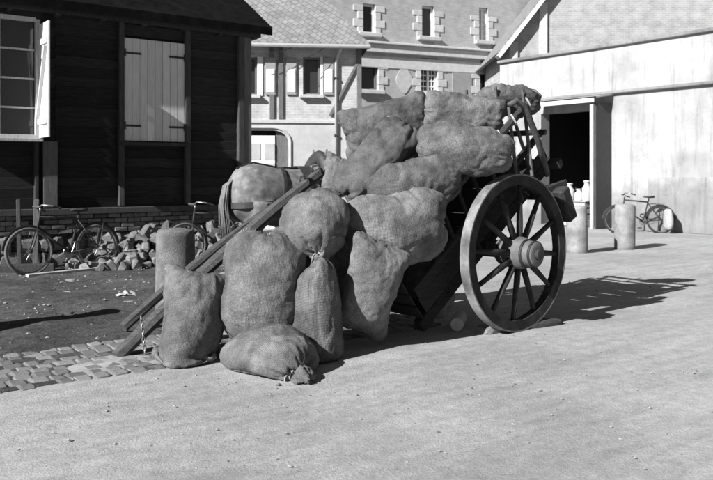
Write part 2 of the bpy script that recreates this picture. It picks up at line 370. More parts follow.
# ------------------------------------------------------------------ plank shed (left)
SH = Plane((-2.07, 14.72), RZ)
shed = empty('plank_shed', (-2.07, 14.72, 0), RZ, 'black tarred plank shed with overhanging roof at the left', 'shed')
def boards(x0, x1, z0, z1, h=.165, y=0.0):
    z = z0; base = MB().box((0,0,0), (x1-x0, .03, h+.03)).mesh('board', .004)
    while z < z1-.02:
        hh = min(h, z1-z)
        link('board', base, 'tar_shade_board', shed, ((x0+x1)/2, y+random.uniform(-.004,.004), z+hh/2), (rad(5)+random.uniform(-.01,.01), 0, random.uniform(-.002,.002)), scl=(1, 1, hh/h))
        z += h
EA = 4.1
boards(-2.40, -1.27, 3.90, EA); boards(-2.40, -1.27, .95, 2.02)
boards(-1.19, -.21, .95, EA)
boards(-3.51, -2.47, .95, EA)
boards(-5.2, -3.72, .95, 2.02); boards(-5.2, -4.98, 2.02, EA); boards(-7.2, -5.2, .95, EA); boards(-5.0, -3.72, 3.96, EA)
boards(-3.72, -3.51, 2.05, EA)
def post(x0, x1, z0, z1, m='darkpost', y=-.05, d=.09): boxo('post', m, ((x0+x1)/2, y, (z0+z1)/2), (x1-x0, d, z1-z0), shed, .006, jit=.003)
post(-2.48, -2.39, .98, EA); post(-1.28, -1.18, .98, EA); post(-.22, -.10, .98, EA); post(-.10, .06, .98, EA, 'timber', -.035, .1)
post(-3.71, -3.49, .98, 2.04, 'timber'); post(-3.84, -3.78, .98, 2.04, 'darkpost')
boxo('back_wall', 'interior', (-3.6, .09, 2.0), (7.2, .06, 4.2), shed)
boxo('side_wall', 'tar_shade_board', (.02, 2.5, 2.05), (.06, 4.9, 4.1), shed)
boxo('sill_beam', 'darkpost', (-3.55, -.06, .91), (7.3, .16, .1), shed, .008, jit=.006)
boxo('wall_plate', 'darkpost', (-3.5, -.13, EA+.06), (7.4, .12, .16), shed, .006)
# roof
rf = MB(); ov = .335
rf.add([(-7.4,-ov,EA+.02),(.36,-ov,EA+.02),(.36,3,EA+2.2),(-7.4,3,EA+2.2),(-7.4,-ov,EA+.17),(.36,-ov,EA+.17),(.36,3,EA+2.35),(-7.4,3,EA+2.35)],
       [(3,2,1,0),(4,5,6,7),(0,1,5,4),(1,2,6,5),(2,3,7,6),(3,0,4,7)])
rf.build('roof', 'darkroof', shed)
for i in range(11): boxo('rafter', 'darkpost', (-7.1+i*.72, -.06, EA+.0), (.08, .22, .1), shed, .004, (rad(-2), 0, 0))
# closed double shutter
sx0, sx1, sz0, sz1 = -2.385, -1.285, 2.08, 3.84
shut = empty('shutter_pair', ((sx0+sx1)/2, -.045, sz0)); shut.parent = shed
nb = 8; bwid = (sx1-sx0)/nb
for i in range(nb): boxo('shutter_board', 'shutterwood', (-.55+bwid*(i+.5), random.uniform(-.003,.003), (sz1-sz0)/2), (bwid-.006, .03, sz1-sz0-random.uniform(0,.015)), shut, .003)
for sx in (-1, 1):
    for z in (.26, 1.50):
        boxo('strap_hinge', 'iron', (sx*.40, -.024, z), (.29, .012, .035), shut, .003)
        boxo('hinge_pin', 'iron', (sx*.545, -.03, z), (.03, .03, .13), shut, .004)
boxo('window_sill', 'darkpost', (-1.835, -.07, 2.035), (1.2, .14, .06), shed, .006)
# left window with open shutter
win = empty('window', (-4.37, 0, 2.1)); win.parent = shed
fr = MB()
for x in (-.58, .58): fr.box((x, -.03, .92), (.07, .09, 1.9))
for z in (0, 1.86): fr.box((0, -.03, z), (1.1, .088, .07))
fr.box((0, -.028, .92), (.05, .06, 1.8))
for z in (.46, .92, 1.38):
    for x in (-.285, .285): fr.box((x, -.02, z), (.51, .03, .03))
fr.build('frame', 'palewood', win, .003)
for i in range(2):
    for j in range(4): boxo('pane', 'glass', (-.285+.57*i, .0, .23+.46*j), (.5, .006, .43), win, 0)
boxo('window_ledge', 'palewood', (-4.37, -.1, 2.05), (1.26, .2, .05), shed, .005)
os_ = empty('open_shutter', (-3.76, -.02, 2.09), rad(-62)); os_.parent = shed   # swung out from its right-hand jamb
os_.rotation_euler = (0, 0, rad(-88))
for i in range(4): boxo('shutter_board', 'whitepaint', (.065+.125*i, 0, .9), (.12, .03, 1.8), os_, .003)
for z in (.25, 1.5): boxo('batten', 'whitepaint', (.25, -.028, z), (.46, .025, .09), os_, .003)
MB().bar((.05,-.028,.32), (.45,-.028,1.42), .025, .08, up=(0,1,0)).build('brace', 'whitepaint', os_, .003)
MB().tube([(.3,-.05,1.05),(.3,-.06,1.2),(.34,-.06,1.22)], .008, 6).build('shutter_catch', 'iron', os_)
# plinth: brick courses over rubble stone
plinth = empty('plinth', (-2.07, 14.72, 0), RZ); plinth.parent = None
plinth.parent = shed; plinth.location = (0,0,0); plinth.rotation_euler = (0,0,0)
boxo('mortar_core', 'dirt', (-3.5, .08, .42), (7.2, .2, .84), plinth, 0)
pm = [MB().box((0,0,0), (.215, .12, .065)).mesh('brick', .006, jit=.004) for _ in range(4)]
for c in range(4):
    x = -5.3+(c % 2)*.115
    while x < 0:
        if random.random() > .05: link('brick', random.choice(pm), 'brickpiece', plinth, (x, -.03+random.uniform(-.012,.012), .82-c*.078), (random.uniform(-.03,.03),)*3)
        x += .228
rms = [rock_mesh('stone') for _ in range(8)]
x = -5.3
for r in range(2):
    x = -5.3
    while x < 0:
        l = random.uniform(.18, .36)
        link('stone', random.choice(rms), 'rubble', plinth, (x+l/2, 0, .14+r*.26), (random.uniform(-.1,.1), random.uniform(-.1,.1), random.uniform(-.1,.1)), scl=(l, .2, .25)); x += l+.01
# rubble heap in front of the plinth
heap = empty('rubble_heap', SH.o.to_3d()+T*(-1.75)+N*.55, RZ, 'heap of broken stones and bricks against the foot of the plank shed', 'rubble')
for i in range(240):
    x = random.uniform(-1.7, 1.9); top = max(.10, .60*math.exp(-((x-.2)/1.35)**4))*random.uniform(.75, 1.1)
    d = random.random(); y = .42-d*.95; z = max(.03, top*(1-d**1.3))
    s_ = random.uniform(.10, .25)
    brick = random.random() < .25
    link('stone', random.choice(pm if brick else rms), 'rubble', heap, (x, y, z), (random.uniform(0,6), random.uniform(0,6), random.uniform(0,6)), scl=(1,1,1) if brick else (s_, s_*random.uniform(.6,1), s_*random.uniform(.5,.9)))

# ------------------------------------------------------------------ brick and plaster wing (centre left)
WG = Plane((.042, 22.0), rad(6))
wing = empty('town_house', (.042, 22.0, 0), rad(6), 'two-storey brick and plaster house wing with slate roof and drainpipe', 'house')
def wr(p, a, b, c, d):      # pixel rectangle -> local x0,x1,z0,z1
    x0, z1 = p.at(a, b); x1, _ = p.at(c, b); _, z0 = p.at((a+c)/2, d); return x0, x1, z0, z1
w1 = wr(WG, 240, 57, 257, 95); w2 = wr(WG, 303, 57, 320, 95); dr = wr(WG, 240, 130, 288, 235)
dr = (dr[0]-.6, dr[1], 0, dr[3])
zf = WG.at(300, 120)[1]; zt = WG.at(300, 47)[1]
wall_openings(-6, 0, zf, zt, .25, [w1, w2]).build('upper_wall', 'wingbrick', wing)
wall_openings(-6, 0, 0, zf-.1, .27, [dr]).build('lower_wall', 'wingplaster', wing, loc=(0,-.02,0))
boxo('storey_band', 'stonetrim', (-3, .05, zf-.05), (6.0, .24, .1), wing, .01)
MB().box((-3, 3, 2.6), (5.9, 5.4, 5.1)).build('core', 'interior', wing)
for px in (272, 281, 359.2):
    x, _ = WG.at(px, 90); boxo('timber', 'timber', (x, .02, (zf+zt)/2), (.13, .16, zt-zf-.02), wing, .006)
xa, za = WG.at(358, 62); xb, zb = WG.at(330, 116)
MB().bar((xa,-.02,za), (xb,-.02,zb), .08, .09, up=(0,1,0)).build('brace', 'timber', wing, .006)
for (o, nm) in ((w1, 'a'), (w2, 'b')):
    f = MB()
    for x in (o[0]+.03, o[1]-.03): f.box((x, .1, (o[2]+o[3])/2), (.06, .08, o[3]-o[2]))
    for z in (o[2]+.03, o[3]-.03): f.box(((o[0]+o[1])/2, .1, z), (o[1]-o[0]-.12, .08, .06))
    fo = f.build('window', 'timber', wing)
    boxo('pane', 'glass', ((o[0]+o[1])/2, .16, (o[2]+o[3])/2), (o[1]-o[0], .01, o[3]-o[2]), fo, 0)
    boxo('sill', 'stonetrim', ((o[0]+o[1])/2, -.03, o[2]-.05), (o[1]-o[0]+.2, .3, .09), wing, .01)
for (a, c) in ((265.3, 275.6), (286.4, 296.3), (323.5, 333.2)):
    x0, x1, z0, z1 = wr(WG, a, 58, c, 95)
    s = boxo('shutter', 'houserender', ((x0+x1)/2, -.04, (z0+z1)/2), (x1-x0, .045, z1-z0), wing, .004)
    _, zz = WG.at(a, 70)
    boxo('shutter_panel', 'whitepaint', (0, -.03, ((z0+zz)/2)-(z0+z1)/2+.04), ((x1-x0)*.8, .02, (zz-z0)-.05), s, .003)
for (a, c) in ((257.5, 263), (320.3, 323)):
    x0, x1, z0, z1 = wr(WG, a, 57, c, 96); boxo('jamb', 'whitepaint', ((x0+x1)/2, -.012, (z0+z1)/2), (x1-x0, .04, z1-z0), wing, .004)
# arched doorway
sp = MB(); aw = .45
for i in range(8):
    t0, t1 = i/8*math.pi/2, (i+1)/8*math.pi/2
    p0 = (dr[1]-aw+aw*math.sin(t0), dr[3]-.32+.32*math.cos(t0)); p1 = (dr[1]-aw+aw*math.sin(t1), dr[3]-.32+.32*math.cos(t1))
    v = [(p0[0],y,p0[1]) for y in (-.018,.2)]+[(p1[0],y,p1[1]) for y in (-.018,.2)]+[(p0[0],y,dr[3]+.01) for y in (-.018,.2)]+[(p1[0],y,dr[3]+.01) for y in (-.018,.2)]
    sp.add(v, [(0,2,6,4),(1,5,7,3),(0,1,3,2)])
sp.build('arch_spandrel', 'wingplaster', wing)
ar = MB()
path = [(dr[1]+.07, -.02, z) for z in (0, 1.0, dr[3]-.32)]+[(dr[1]-aw+(aw+.07)*math.sin(t), -.02, dr[3]-.32+.39*math.cos(t)) for t in [math.pi/2*(1-k/8) for k in range(1, 9)]]+[(dr[0], -.02, dr[3]+.07)]
ar.tube(path, (.025, .06), 6).build('arch_surround', 'wingplaster', wing)
dk = MB(); xl, _ = WG.at(250, 150); xr, _ = WG.at(275, 150)
door = boxo('door', 'whitepaint', ((dr[0]+xr)/2, .1, 1.3), (xr-dr[0], .05, 2.6), wing, .004)
for i in range(2):
    for j in range(2): boxo('door_panel', 'wingplaster', ((xl+.15+i*.4)-(dr[0]+xr)/2, -.03, .3+j*.55), (.28, .02, .46), door, .006)
boxo('door_leaf', 'timber', ((xr+dr[1])/2+.02, .14, 1.35), (dr[1]-xr, .05, 2.7), wing, .004)
# drainpipe
x, _ = WG.at(336, 90)
MB().tube([(x+.12,-.32,zt+.02),(x+.1,-.25,zt-.1),(x,-.07,zt-.4),(x,-.07,0)], .045, 10).build('drainpipe', 'zinc', wing, smooth=True)
for z in (1.2, 2.6, 4.2): MB().tube([(x-.05,-.07,z),(x,-.07,z+.001),(x+.05,-.07,z)], .052, 8).build('pipe_clip', 'iron', wing)
for k, (a, b) in enumerate((((246, 53), (300, 44.5)), ((283, 62), (326, 47)))):
    pa = WG.at(a[0], a[1], .6); pb = WG.at(b[0], b[1], .3); p0 = Vector((pa[0], -.6, pa[1])); p1 = Vector((pb[0], -.3, pb[1]))
    MB().tube([p0.lerp(p1, i/6)-Vector((0,0,.12*math.sin(math.pi*i/6))) for i in range(7)], .009, 5).build('cable', 'iron', wing)
# slate roof, hipped at its right-hand end
rs = MB(); oz = zt+.0
rs.add([(-6.3,-.38,oz-.02),(.28,-.38,oz-.02),(-1.3,2.6,oz+2.5),(-6.3,2.6,oz+2.5),(-6.3,-.38,oz+.06),(.28,-.38,oz+.06),(-1.3,2.6,oz+2.58),(-6.3,2.6,oz+2.58)], [(4,5,6,7),(0,1,5,4),(3,2,1,0)])
rs.add([(.28,-.38,oz-.02),(.28,5.8,oz-.02),(-1.3,2.6,oz+2.5),(.28,-.38,oz+.06),(.28,5.8,oz+.06),(-1.3,2.6,oz+2.58)], [(3,4,5),(0,1,4,3),(2,1,0)])
rs.build('roof', 'slate', wing)
MB().tube([(-6.3,-.42,oz-.03),(.3,-.42,oz-.03)], .06, 8).build('gutter', 'zinc', wing)

# ------------------------------------------------------------------ large house with stone quoins (centre, far)
BH = Plane((0, 32.5), math.atan(.43))
big = empty('large_house', (0, 32.5, 0), BH.ang, 'tall far house with pale quoined windows and a stone cornice', 'house')
def br(a, b, c, d):
    x0, _ = BH.at(a, b); x1, _ = BH.at(c, b); _, z1 = BH.at((a+c)/2, b); _, z0 = BH.at((a+c)/2, d); return x0, x1, z0, z1
ops = dict(dark=br(361,56,378,90), paned=br(421,58,437.5,92), door=br(480,61,491,101), u1=br(363,4,375,33), u2=br(422,6,434,37), u3=br(479,8,488,41))
zc = BH.at(436, 53)[1]
d_ = ops['door']; ops['door'] = (d_[0], d_[1], d_[2]-.6, d_[3])
wall_openings(-4, 16, 0, 11, .45, [*ops.values()]).build('wall', 'housebrick', big)
MB().box((6, 4.5, 5.4), (19.8, 7.6, 10.8)).build('core', 'interior', big)
for z, h, d in ((zc, .34, .22), (zc+.22, .1, .34), (zc-.55, .5, .06)): boxo('cornice', 'stonetrim', (6, -d/2+.02, z), (20, d, h), big, .02)
MB().add([(-4.5,-.6,11),(16.5,-.6,11),(16.5,5,15),(-4.5,5,15),(-4.5,-.6,11.2),(16.5,-.6,11.2),(16.5,5,15.2),(-4.5,5,15.2)], [(4,5,6,7),(0,1,5,4),(3,2,1,0),(0,4,7,3),(1,2,6,5)]).build('roof', 'slate', big)
def quoins(xe, side, z0, z1):
    z = z0; k = 0
    while z < z1:
        h = min(.33, z1-z); wq = .46 if k % 2 else .26
        boxo('quoin', 'stonetrim', (xe+side*wq/2, -.012, z+h/2), (wq-.01, .05, h-.02), big, .012); z += h; k += 1
for k, o in ops.items():
    upper = k.startswith('u')
    z0, z1 = o[2]-.1, o[3]
    if upper: z1 = 8.6
    quoins(o[1]+.0, 1, z0 if k != 'door' else 1.5, min(z1, zc-.8) if not upper else z1)
    quoins(o[0], -1, z0 if k != 'door' else 1.5, min(z1, zc-.8) if not upper else z1)
    boxo('sill', 'stonetrim', ((o[0]+o[1])/2, -.06, o[2]-.09), (o[1]-o[0]+.5, .3, .17), big, .02)
    f = MB(); wd, ht = o[1]-o[0], o[3]-o[2]; cx, cz = (o[0]+o[1])/2, (o[2]+o[3])/2
    for x in (o[0]+.04, o[1]-.04): f.box((x, .18, cz), (.08, .08, ht))
    for z in (o[2]+.04, o[3]-.04): f.box((cx, .18, z), (wd-.16, .08, .08))
    if k in ('paned', 'u3'):
        f.box((cx, .17, cz), (.1, .07, ht-.16))
        for i in range(1, 6):
            f.box((cx-wd/4, .18, o[2]+ht*i/6), (wd/2-.13, .04, .05)); f.box((cx+wd/4, .18, o[2]+ht*i/6), (wd/2-.13, .04, .05))
        for sx in (-1, 1): f.box((cx+sx*wd/4, .184, cz), (.035, .036, ht-.16))
    fo = f.build('window' if k != 'door' else 'doorway', 'whitepaint' if k != 'dark' else 'timber', big)
    boxo('pane', 'glass', (cx, .22, cz), (wd, .012, ht), fo, 0)
    if upper: boxo('apron_panel', 'houserender', (cx, -.01, o[2]-.42), (wd, .06, .36), big, .01)
# plaster medallion between the windows and a door leaf
x, z = BH.at(404, 80); md = MB(); nseg = 16
out = []
for i in range(nseg):
    t = 2*math.pi*i/nseg; r = 1+.10*math.cos(4*t); out.append((.36*r*math.cos(t), .55*r*math.sin(t)))
v = [(a, -.03, c) for a, c in out]+[(a, .03, c) for a, c in out]
md.add(v, [tuple(range(nseg))]+[(i, i+nseg, (i+1) % nseg+nseg, (i+1) % nseg) for i in range(nseg)]); md.build('medallion', 'stonetrim', big, loc=(x,0,z))
x, z = BH.at(462, 78); boxo('plaster_panel', 'houserender', (x, -.005, z-.4), (1.0, .05, 1.5), big, .01)

# ------------------------------------------------------------------ white yard wall, lean-to, brick outbuilding (right)
WW = Plane((7.9, 21.0), math.atan2(-.8, .6))
wall = empty('yard_wall', (7.9, 21.0, 0), WW.ang, 'tall whitewashed yard wall with a moulded ledge at the right', 'wall')
zl = WW.at(640, 90)[1]; xo0 = WW.at(541, 160)[0]; xo1 = WW.at(596, 160)[0]
xl0 = WW.at(500, 70)[0]; xl1 = 6.5; ztop = 5.1
zdoor = WW.at(566, 112)[1]
wall_openings(xl0, xl1, 0, ztop, .4, [(xo0, xo1, -.1, zdoor)]).build('masonry', 'whitewash', wall)
boxo('ledge', 'plaster', ((xo0-.3+xl1)/2, -.05, zl), (xl1-xo0+.3, .16, .09), wall, .02)
boxo('coping', 'plaster', ((xl0+xl1)/2, .18, ztop+.05), (xl1-xl0+.1, .56, .1), wall, .02)
x0, z0 = WW.at(655, 177); boxo('patched_panel', 'plaster', (x0+1.1, -.008, z0/2), (2.6, .03, z0), wall, .008)
# dark store room behind the opening
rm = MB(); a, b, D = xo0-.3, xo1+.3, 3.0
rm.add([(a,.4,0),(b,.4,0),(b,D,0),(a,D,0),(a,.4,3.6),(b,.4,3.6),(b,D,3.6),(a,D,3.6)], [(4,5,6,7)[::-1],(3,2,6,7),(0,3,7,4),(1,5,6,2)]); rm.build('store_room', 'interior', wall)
# lean-to canopy
lean = empty('lean_to', (7.9, 21.0, 0), WW.ang, 'shallow lean-to canopy on a pale post before the dark doorway', 'canopy')
pr = .8
xp, _ = WW.at(592, 160, pr); xq, _ = WW.at(531, 160, pr); zp = WW.at(592, 101, pr)[1]
boxo('post', 'palewood', (xp, -pr, zp/2-.05), (.09, .09, zp-.1), lean, .008)
boxo('fascia', 'whitepaint', ((xp+xq)/2+.0, -pr-.05, zp+.02), (xp-xq+.2, .05, .12), lean, .008)
MB().add([(xq-.15,-pr-.02,zp+.08),(xp+.15,-pr-.02,zp+.08),(xp+.15,.0,zp+.20),(xq-.15,.0,zp+.20),(xq-.15,-pr-.02,zp+.12),(xp+.15,-pr-.02,zp+.12),(xp+.15,.0,zp+.24),(xq-.15,.0,zp+.24)],
    [(4,5,6,7),(3,2,1,0),(1,2,6,5),(0,4,7,3)]).build('canopy_roof', 'zinc', lean)
boxo('side_plank', 'darkpost', (xp+.05, -pr/2+.02, zp/2), (.05, pr-.1, zp-.05), lean, .004)
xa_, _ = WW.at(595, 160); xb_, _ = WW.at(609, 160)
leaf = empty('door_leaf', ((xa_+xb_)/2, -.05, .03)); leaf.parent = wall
for i in range(4): boxo('door_board', 'tar_shade_board', ((i-1.5)*(xb_-xa_)/4, 0, zdoor/2-.1), ((xb_-xa_)/4-.006, .035, zdoor-.2), leaf, .004)
for z in (.4, zdoor-.6): boxo('ledge_batten', 'tar_shade_board', (0, -.03, z), (xb_-xa_-.06, .025, .12), leaf, .004)
def wloc(px, yy, z=0):
    x, _ = WW.at(px, 200, -yy); return Vector((7.9,21,z))+Vector((WW.d.x, WW.d.y, 0))*x+Vector((WW.m.x, WW.m.y, 0))*yy
ct = empty('crate', wloc(576, -.1), WW.ang, 'slatted wooden crate standing in the dark doorway behind the cart wheel', 'crate')
for z in (.1, .28, .46, .64):
    for y in (-.25, .25): boxo('slat', 'palewood', (0, y, z), (1.0, .02, .13), ct, .003)
    for x in (-.49, .49): boxo('slat', 'palewood', (x, 0, z), (.02, .47, .13), ct, .003)
for i in range(5): boxo('lid_slat', 'palewood', (0, -.21+i*.105, .74), (1.04, .095, .022), ct, .003)
for (px, h, r, lb) in ((569, .50, .17, 'pale round-shouldered can on the crate nearest the cart'), (579, .34, .13, 'short pale can between two taller ones on the crate'), (587, .58, .14, 'pale slim can on the crate beside the canopy post')):
    c = empty('milk_can', wloc(px, -.12, .752), 0, lb, 'can', 'cans in the doorway')
    MB().lathe([(r*.95,0),(r,.03),(r,h*.62),(r*.55,h*.8),(r*.55,h*.92),(r*.7,h*.94),(r*.7,h),(r*.2,h*1.02)], 20).build('body', 'stonetrim', c, smooth=True)
    MB().tube([(r*.6,0,h*.8),(r*1.2,0,h*.78),(r*1.15,0,h*.6),(r*.95,0,h*.55)], .012, 6).build('handle', 'iron', c)
# brick outbuilding behind the wall
OB = Plane((6.0, 29.5), 0.0)
outb = empty('brick_outbuilding', (6.0, 29.5, 0), 0, 'pale brick gable building rising behind the whitewashed wall', 'building')
xg, zg = OB.at(509, 45); xk, zk = OB.at(523, 27); slope = (zk-zg)/(xk-xg); xr_ = 11.0; xm = xg+4.6; zap = zg+slope*(xm-xg)
MB().add([(xg,0,0),(xr_,0,0),(xr_,0,zap),(xm,0,zap),(xg,0,zg),(xg,6,0),(xr_,6,0),(xr_,6,zap),(xm,6,zap),(xg,6,zg)], [(0,1,2,3,4),(0,4,9,5),(4,3,8,9),(1,6,7,2)]).build('wall', 'upperbrick', outb)
MB().bar((xg-.45,-.12,zg-.45*slope+.08), (xm,-.12,zap+.08), .5, .14, up=(0,0,1)).build('verge_board', 'whitepaint', outb)
MB().bar((xg-.45,2.9,zg-.45*slope+.2), (xm,2.9,zap+.2), 6.4, .10, up=(0,0,1)).build('roof', 'slate', outb)
boxo('eaves_roof', 'slate', ((xm+xr_)/2, 2.8, zap+.15), (xr_-xm+.6, 6.6, .2), outb)
x, z = OB.at(543, 60); boxo('pilaster', 'stonetrim', (x, -.03, 4.0), (.3, .14, 8.0), outb, .01)
x, z = OB.at(513.5, 60); boxo('pilaster', 'stonetrim', (x, -.03, zg/2+.1), (.3, .14, zg), outb, .01)

# ------------------------------------------------------------------ bollards
def bollard(loc, h, r, label, rz=0, m='concretepost'):
    prof = [(r*1.02, -.1), (r*1.01, .1), (r*.99, h*.5), (r*.97, h-.06), (r*.94, h-.02), (r*.86, h), (r*.4, h+.012)]
    mb = MB().lathe(prof, 32); me = mb.mesh('stone_bollard')
    for v in me.vertices:
        n_ = mnoise.noise(Vector((v.co.x*7+loc[0], v.co.y*7, v.co.z*5)))*.012; d = Vector((v.co.x, v.co.y, 0)); v.co += d.normalized()*n_
    o = link('stone_bollard', me, m, None, loc, (random.uniform(-.015,.015), random.uniform(-.015,.015), rz), True)
    return tag(o, label, 'bollard', 'stone bollards along the road edge')
b1 = P(175, 262, 8.2); bollard((b1.x, 8.2, 0), .93, .205, 'thick stone bollard behind the sacks and shafts at the left', m='leftstone')
g = G(580, 254); bollard((g.x, g.y+.2, 0), .90, .20, 'pale stone bollard just behind the cart wheel')
g = G(628, 250); bollard((g.x, g.y+.2, 0), .90, .205, 'stone bollard in front of the bicycle at the right')
bollard((-4.05, 7.1, 0), 1.15, .2, 'stone bollard outside the left edge whose shadow crosses the dark earth')

# ------------------------------------------------------------------ sacks: inflated double sheets (position-based cloth)
def sack_sim(W, L, fill, A, Wd, F, C, tied=None, steps=95, floor=0.004, nx=26, ny=34, seed=1, hyd=1.2, rc=.6):
    """A = long axis (towards the mouth), Wd = width axis, F = facing; returns verts, faces, edge ring of the mouth"""
    rng = np.random.RandomState(seed)
    gx = np.linspace(-W/2, W/2, nx+1); gy = np.linspace(-L/2, L/2, ny+1)
    front = np.arange((nx+1)*(ny+1)).reshape(nx+1, ny+1); back = front.copy(); k = front.size
    for i in range(1, nx):
        for j in range(1, ny): back[i, j] = k; k += 1
    q = np.zeros((k, 3))
    for i in range(nx+1):
        for j in range(ny+1):
            b = .09*math.sin(math.pi*i/nx)*math.sin(math.pi*j/ny)
            a_, c_ = 2*i/nx-1, 2*j/ny-1; k4 = .5*rc
            xx = gx[i]*(1-rc*.40*abs(c_)**3.5); yy = gy[j]*(1-rc*.24*a_**4)
            q[front[i, j]] = (xx, yy, b)
            if back[i, j] != front[i, j]: q[back[i, j]] = (xx, yy, -b)
    flat = q.copy(); flat[:, 2] = 0
    q += rng.normal(0, .003, q.shape)
    R = np.array([Wd, A, F], float)
    x = q @ R + np.array(C, float)
    sets = []
    def addset(a, b, st):
        a = a.ravel(); b = b.ravel(); m = a != b; a, b = a[m], b[m]
        sets.append((a, b, np.linalg.norm(flat[a]-flat[b], axis=1), st))
    for S in (front, back):
        for p in (0, 1):
            addset(S[p:-1:2, :], S[p+1::2, :], 1.0); addset(S[:, p:-1:2], S[:, p+1::2], 1.0)
        for p in (0, 1):
            addset(S[p:-1:2, :-1], S[p+1::2, 1:], .5); addset(S[p:-1:2, 1:], S[p+1::2, :-1], .5)
        for p in range(0, 4, 2):
            a = S[p:-2:4, :]; addset(a, S[p+2::4, :][:a.shape[0]], .12)
            a = S[:, p:-2:4]; addset(a, S[:, p+2::4][:, :a.shape[1]], .12)
    tri = []
    for i in range(nx):
        for j in range(ny):
            f = (front[i, j], front[i+1, j], front[i+1, j+1], front[i, j+1]); tri.append(f)
            f = (back[i, j], back[i, j+1], back[i+1, j+1], back[i+1, j]); tri.append(f)
    quad = np.array(tri)
    neck = None
    if tied:
        jn = ny-5
        neck = np.unique(np.concatenate([front[:, jn], back[:, jn]]))
    C0 = np.array(C, float); v = np.zeros_like(x)
    Vt = fill*.20*W*W*L
    for s in range(steps):
        d1 = x[quad[:, 2]]-x[quad[:, 0]]; d2 = x[quad[:, 3]]-x[quad[:, 1]]; fn = np.cross(d1, d2)*.5
        cen = x[quad].mean(1); V = (cen*fn).sum()/3
        h = x[:, 2]; top = h.max(); ht = max(top-h.min(), .05)
        pr = np.clip((Vt-V)/Vt*3.0+.15, -.2, 2.0)
        hydro = (1+hyd*((top-cen[:, 2])/ht-.5))
        ff = fn*(pr*hydro)[:, None]*.25
        nrm = np.zeros_like(x)
        for c in range(4): 
            for ax in range(3): nrm[:, ax] += np.bincount(quad[:, c], ff[:, ax], k)
        v = v*.90 + nrm*1.6 ; v[:, 2] -= .0004
        xo = x.copy(); x = x+np.clip(v, -.03, .03)
        for it in range(5):
            for a, b, l0, st in sets:
                d = x[b]-x[a]; l = np.sqrt((d*d).sum(1))+1e-9
                e = (l-l0)/l; e = np.where(e < 0, e*.10, e)*st*.5
                c = d*e[:, None]; x[a] += c; x[b] -= c
            if tied:
                m = x[neck].mean(0); dv = x[neck]-m; along = dv @ np.array(A, float); rr = dv-np.outer(along, np.array(A, float))
                ln = np.linalg.norm(rr, axis=1)+1e-9; tgt = np.minimum(ln, max(.035, ln.max()*(1-s/30.0)) if s < 30 else .035)
                x[neck] = m+np.outer(along*.6, np.array(A, float))+rr*(tgt/ln)[:, None]
        low = x[:, 2] < floor; x[low, 2] = floor
        x[low, :2] = xo[low, :2]*.7+x[low, :2]*.3
        cm_ = x.mean(0); sh = C0-cm_
        if low.any(): sh[2] = max(sh[2], 0)*.0
        x += sh*.5
        v = x-xo
    ea = np.concatenate([t_[0] for t_ in sets if t_[3] == 1.0]); eb = np.concatenate([t_[1] for t_ in sets if t_[3] == 1.0])
    cnt = np.bincount(ea, minlength=k)+np.bincount(eb, minlength=k)
    wsm = np.full((k, 1), .5)
    if tied:
        for S in (front, back): wsm[S[:, jn-2:].ravel()] = .06
    for it in range(6):
        av = np.stack([np.bincount(ea, x[eb, c], k)+np.bincount(eb, x[ea, c], k) for c in range(3)], 1)/cnt[:, None]
        x = x+(av-x)*wsm
    mouth = [front[i, ny] for i in range(nx+1)]
    nk = x[neck].mean(0) if tied else None
    return x, tri, mouth, nk, front, flat
SACKS = []
def basis(ang, tilt, spin):
    a = Vector((math.sin(rad(ang))*math.cos(rad(tilt)), math.sin(rad(tilt)), math.cos(rad(ang))*math.cos(rad(tilt))))
    f = Vector((0, -1, 0)); f = (f-a*f.dot(a))
    if f.length < .05: f = Vector((0, 0, 1)); f = f-a*f.dot(a)
    f.normalize(); f = Matrix.Rotation(rad(spin), 3, a) @ f
    return a, a.cross(f)*-1, f
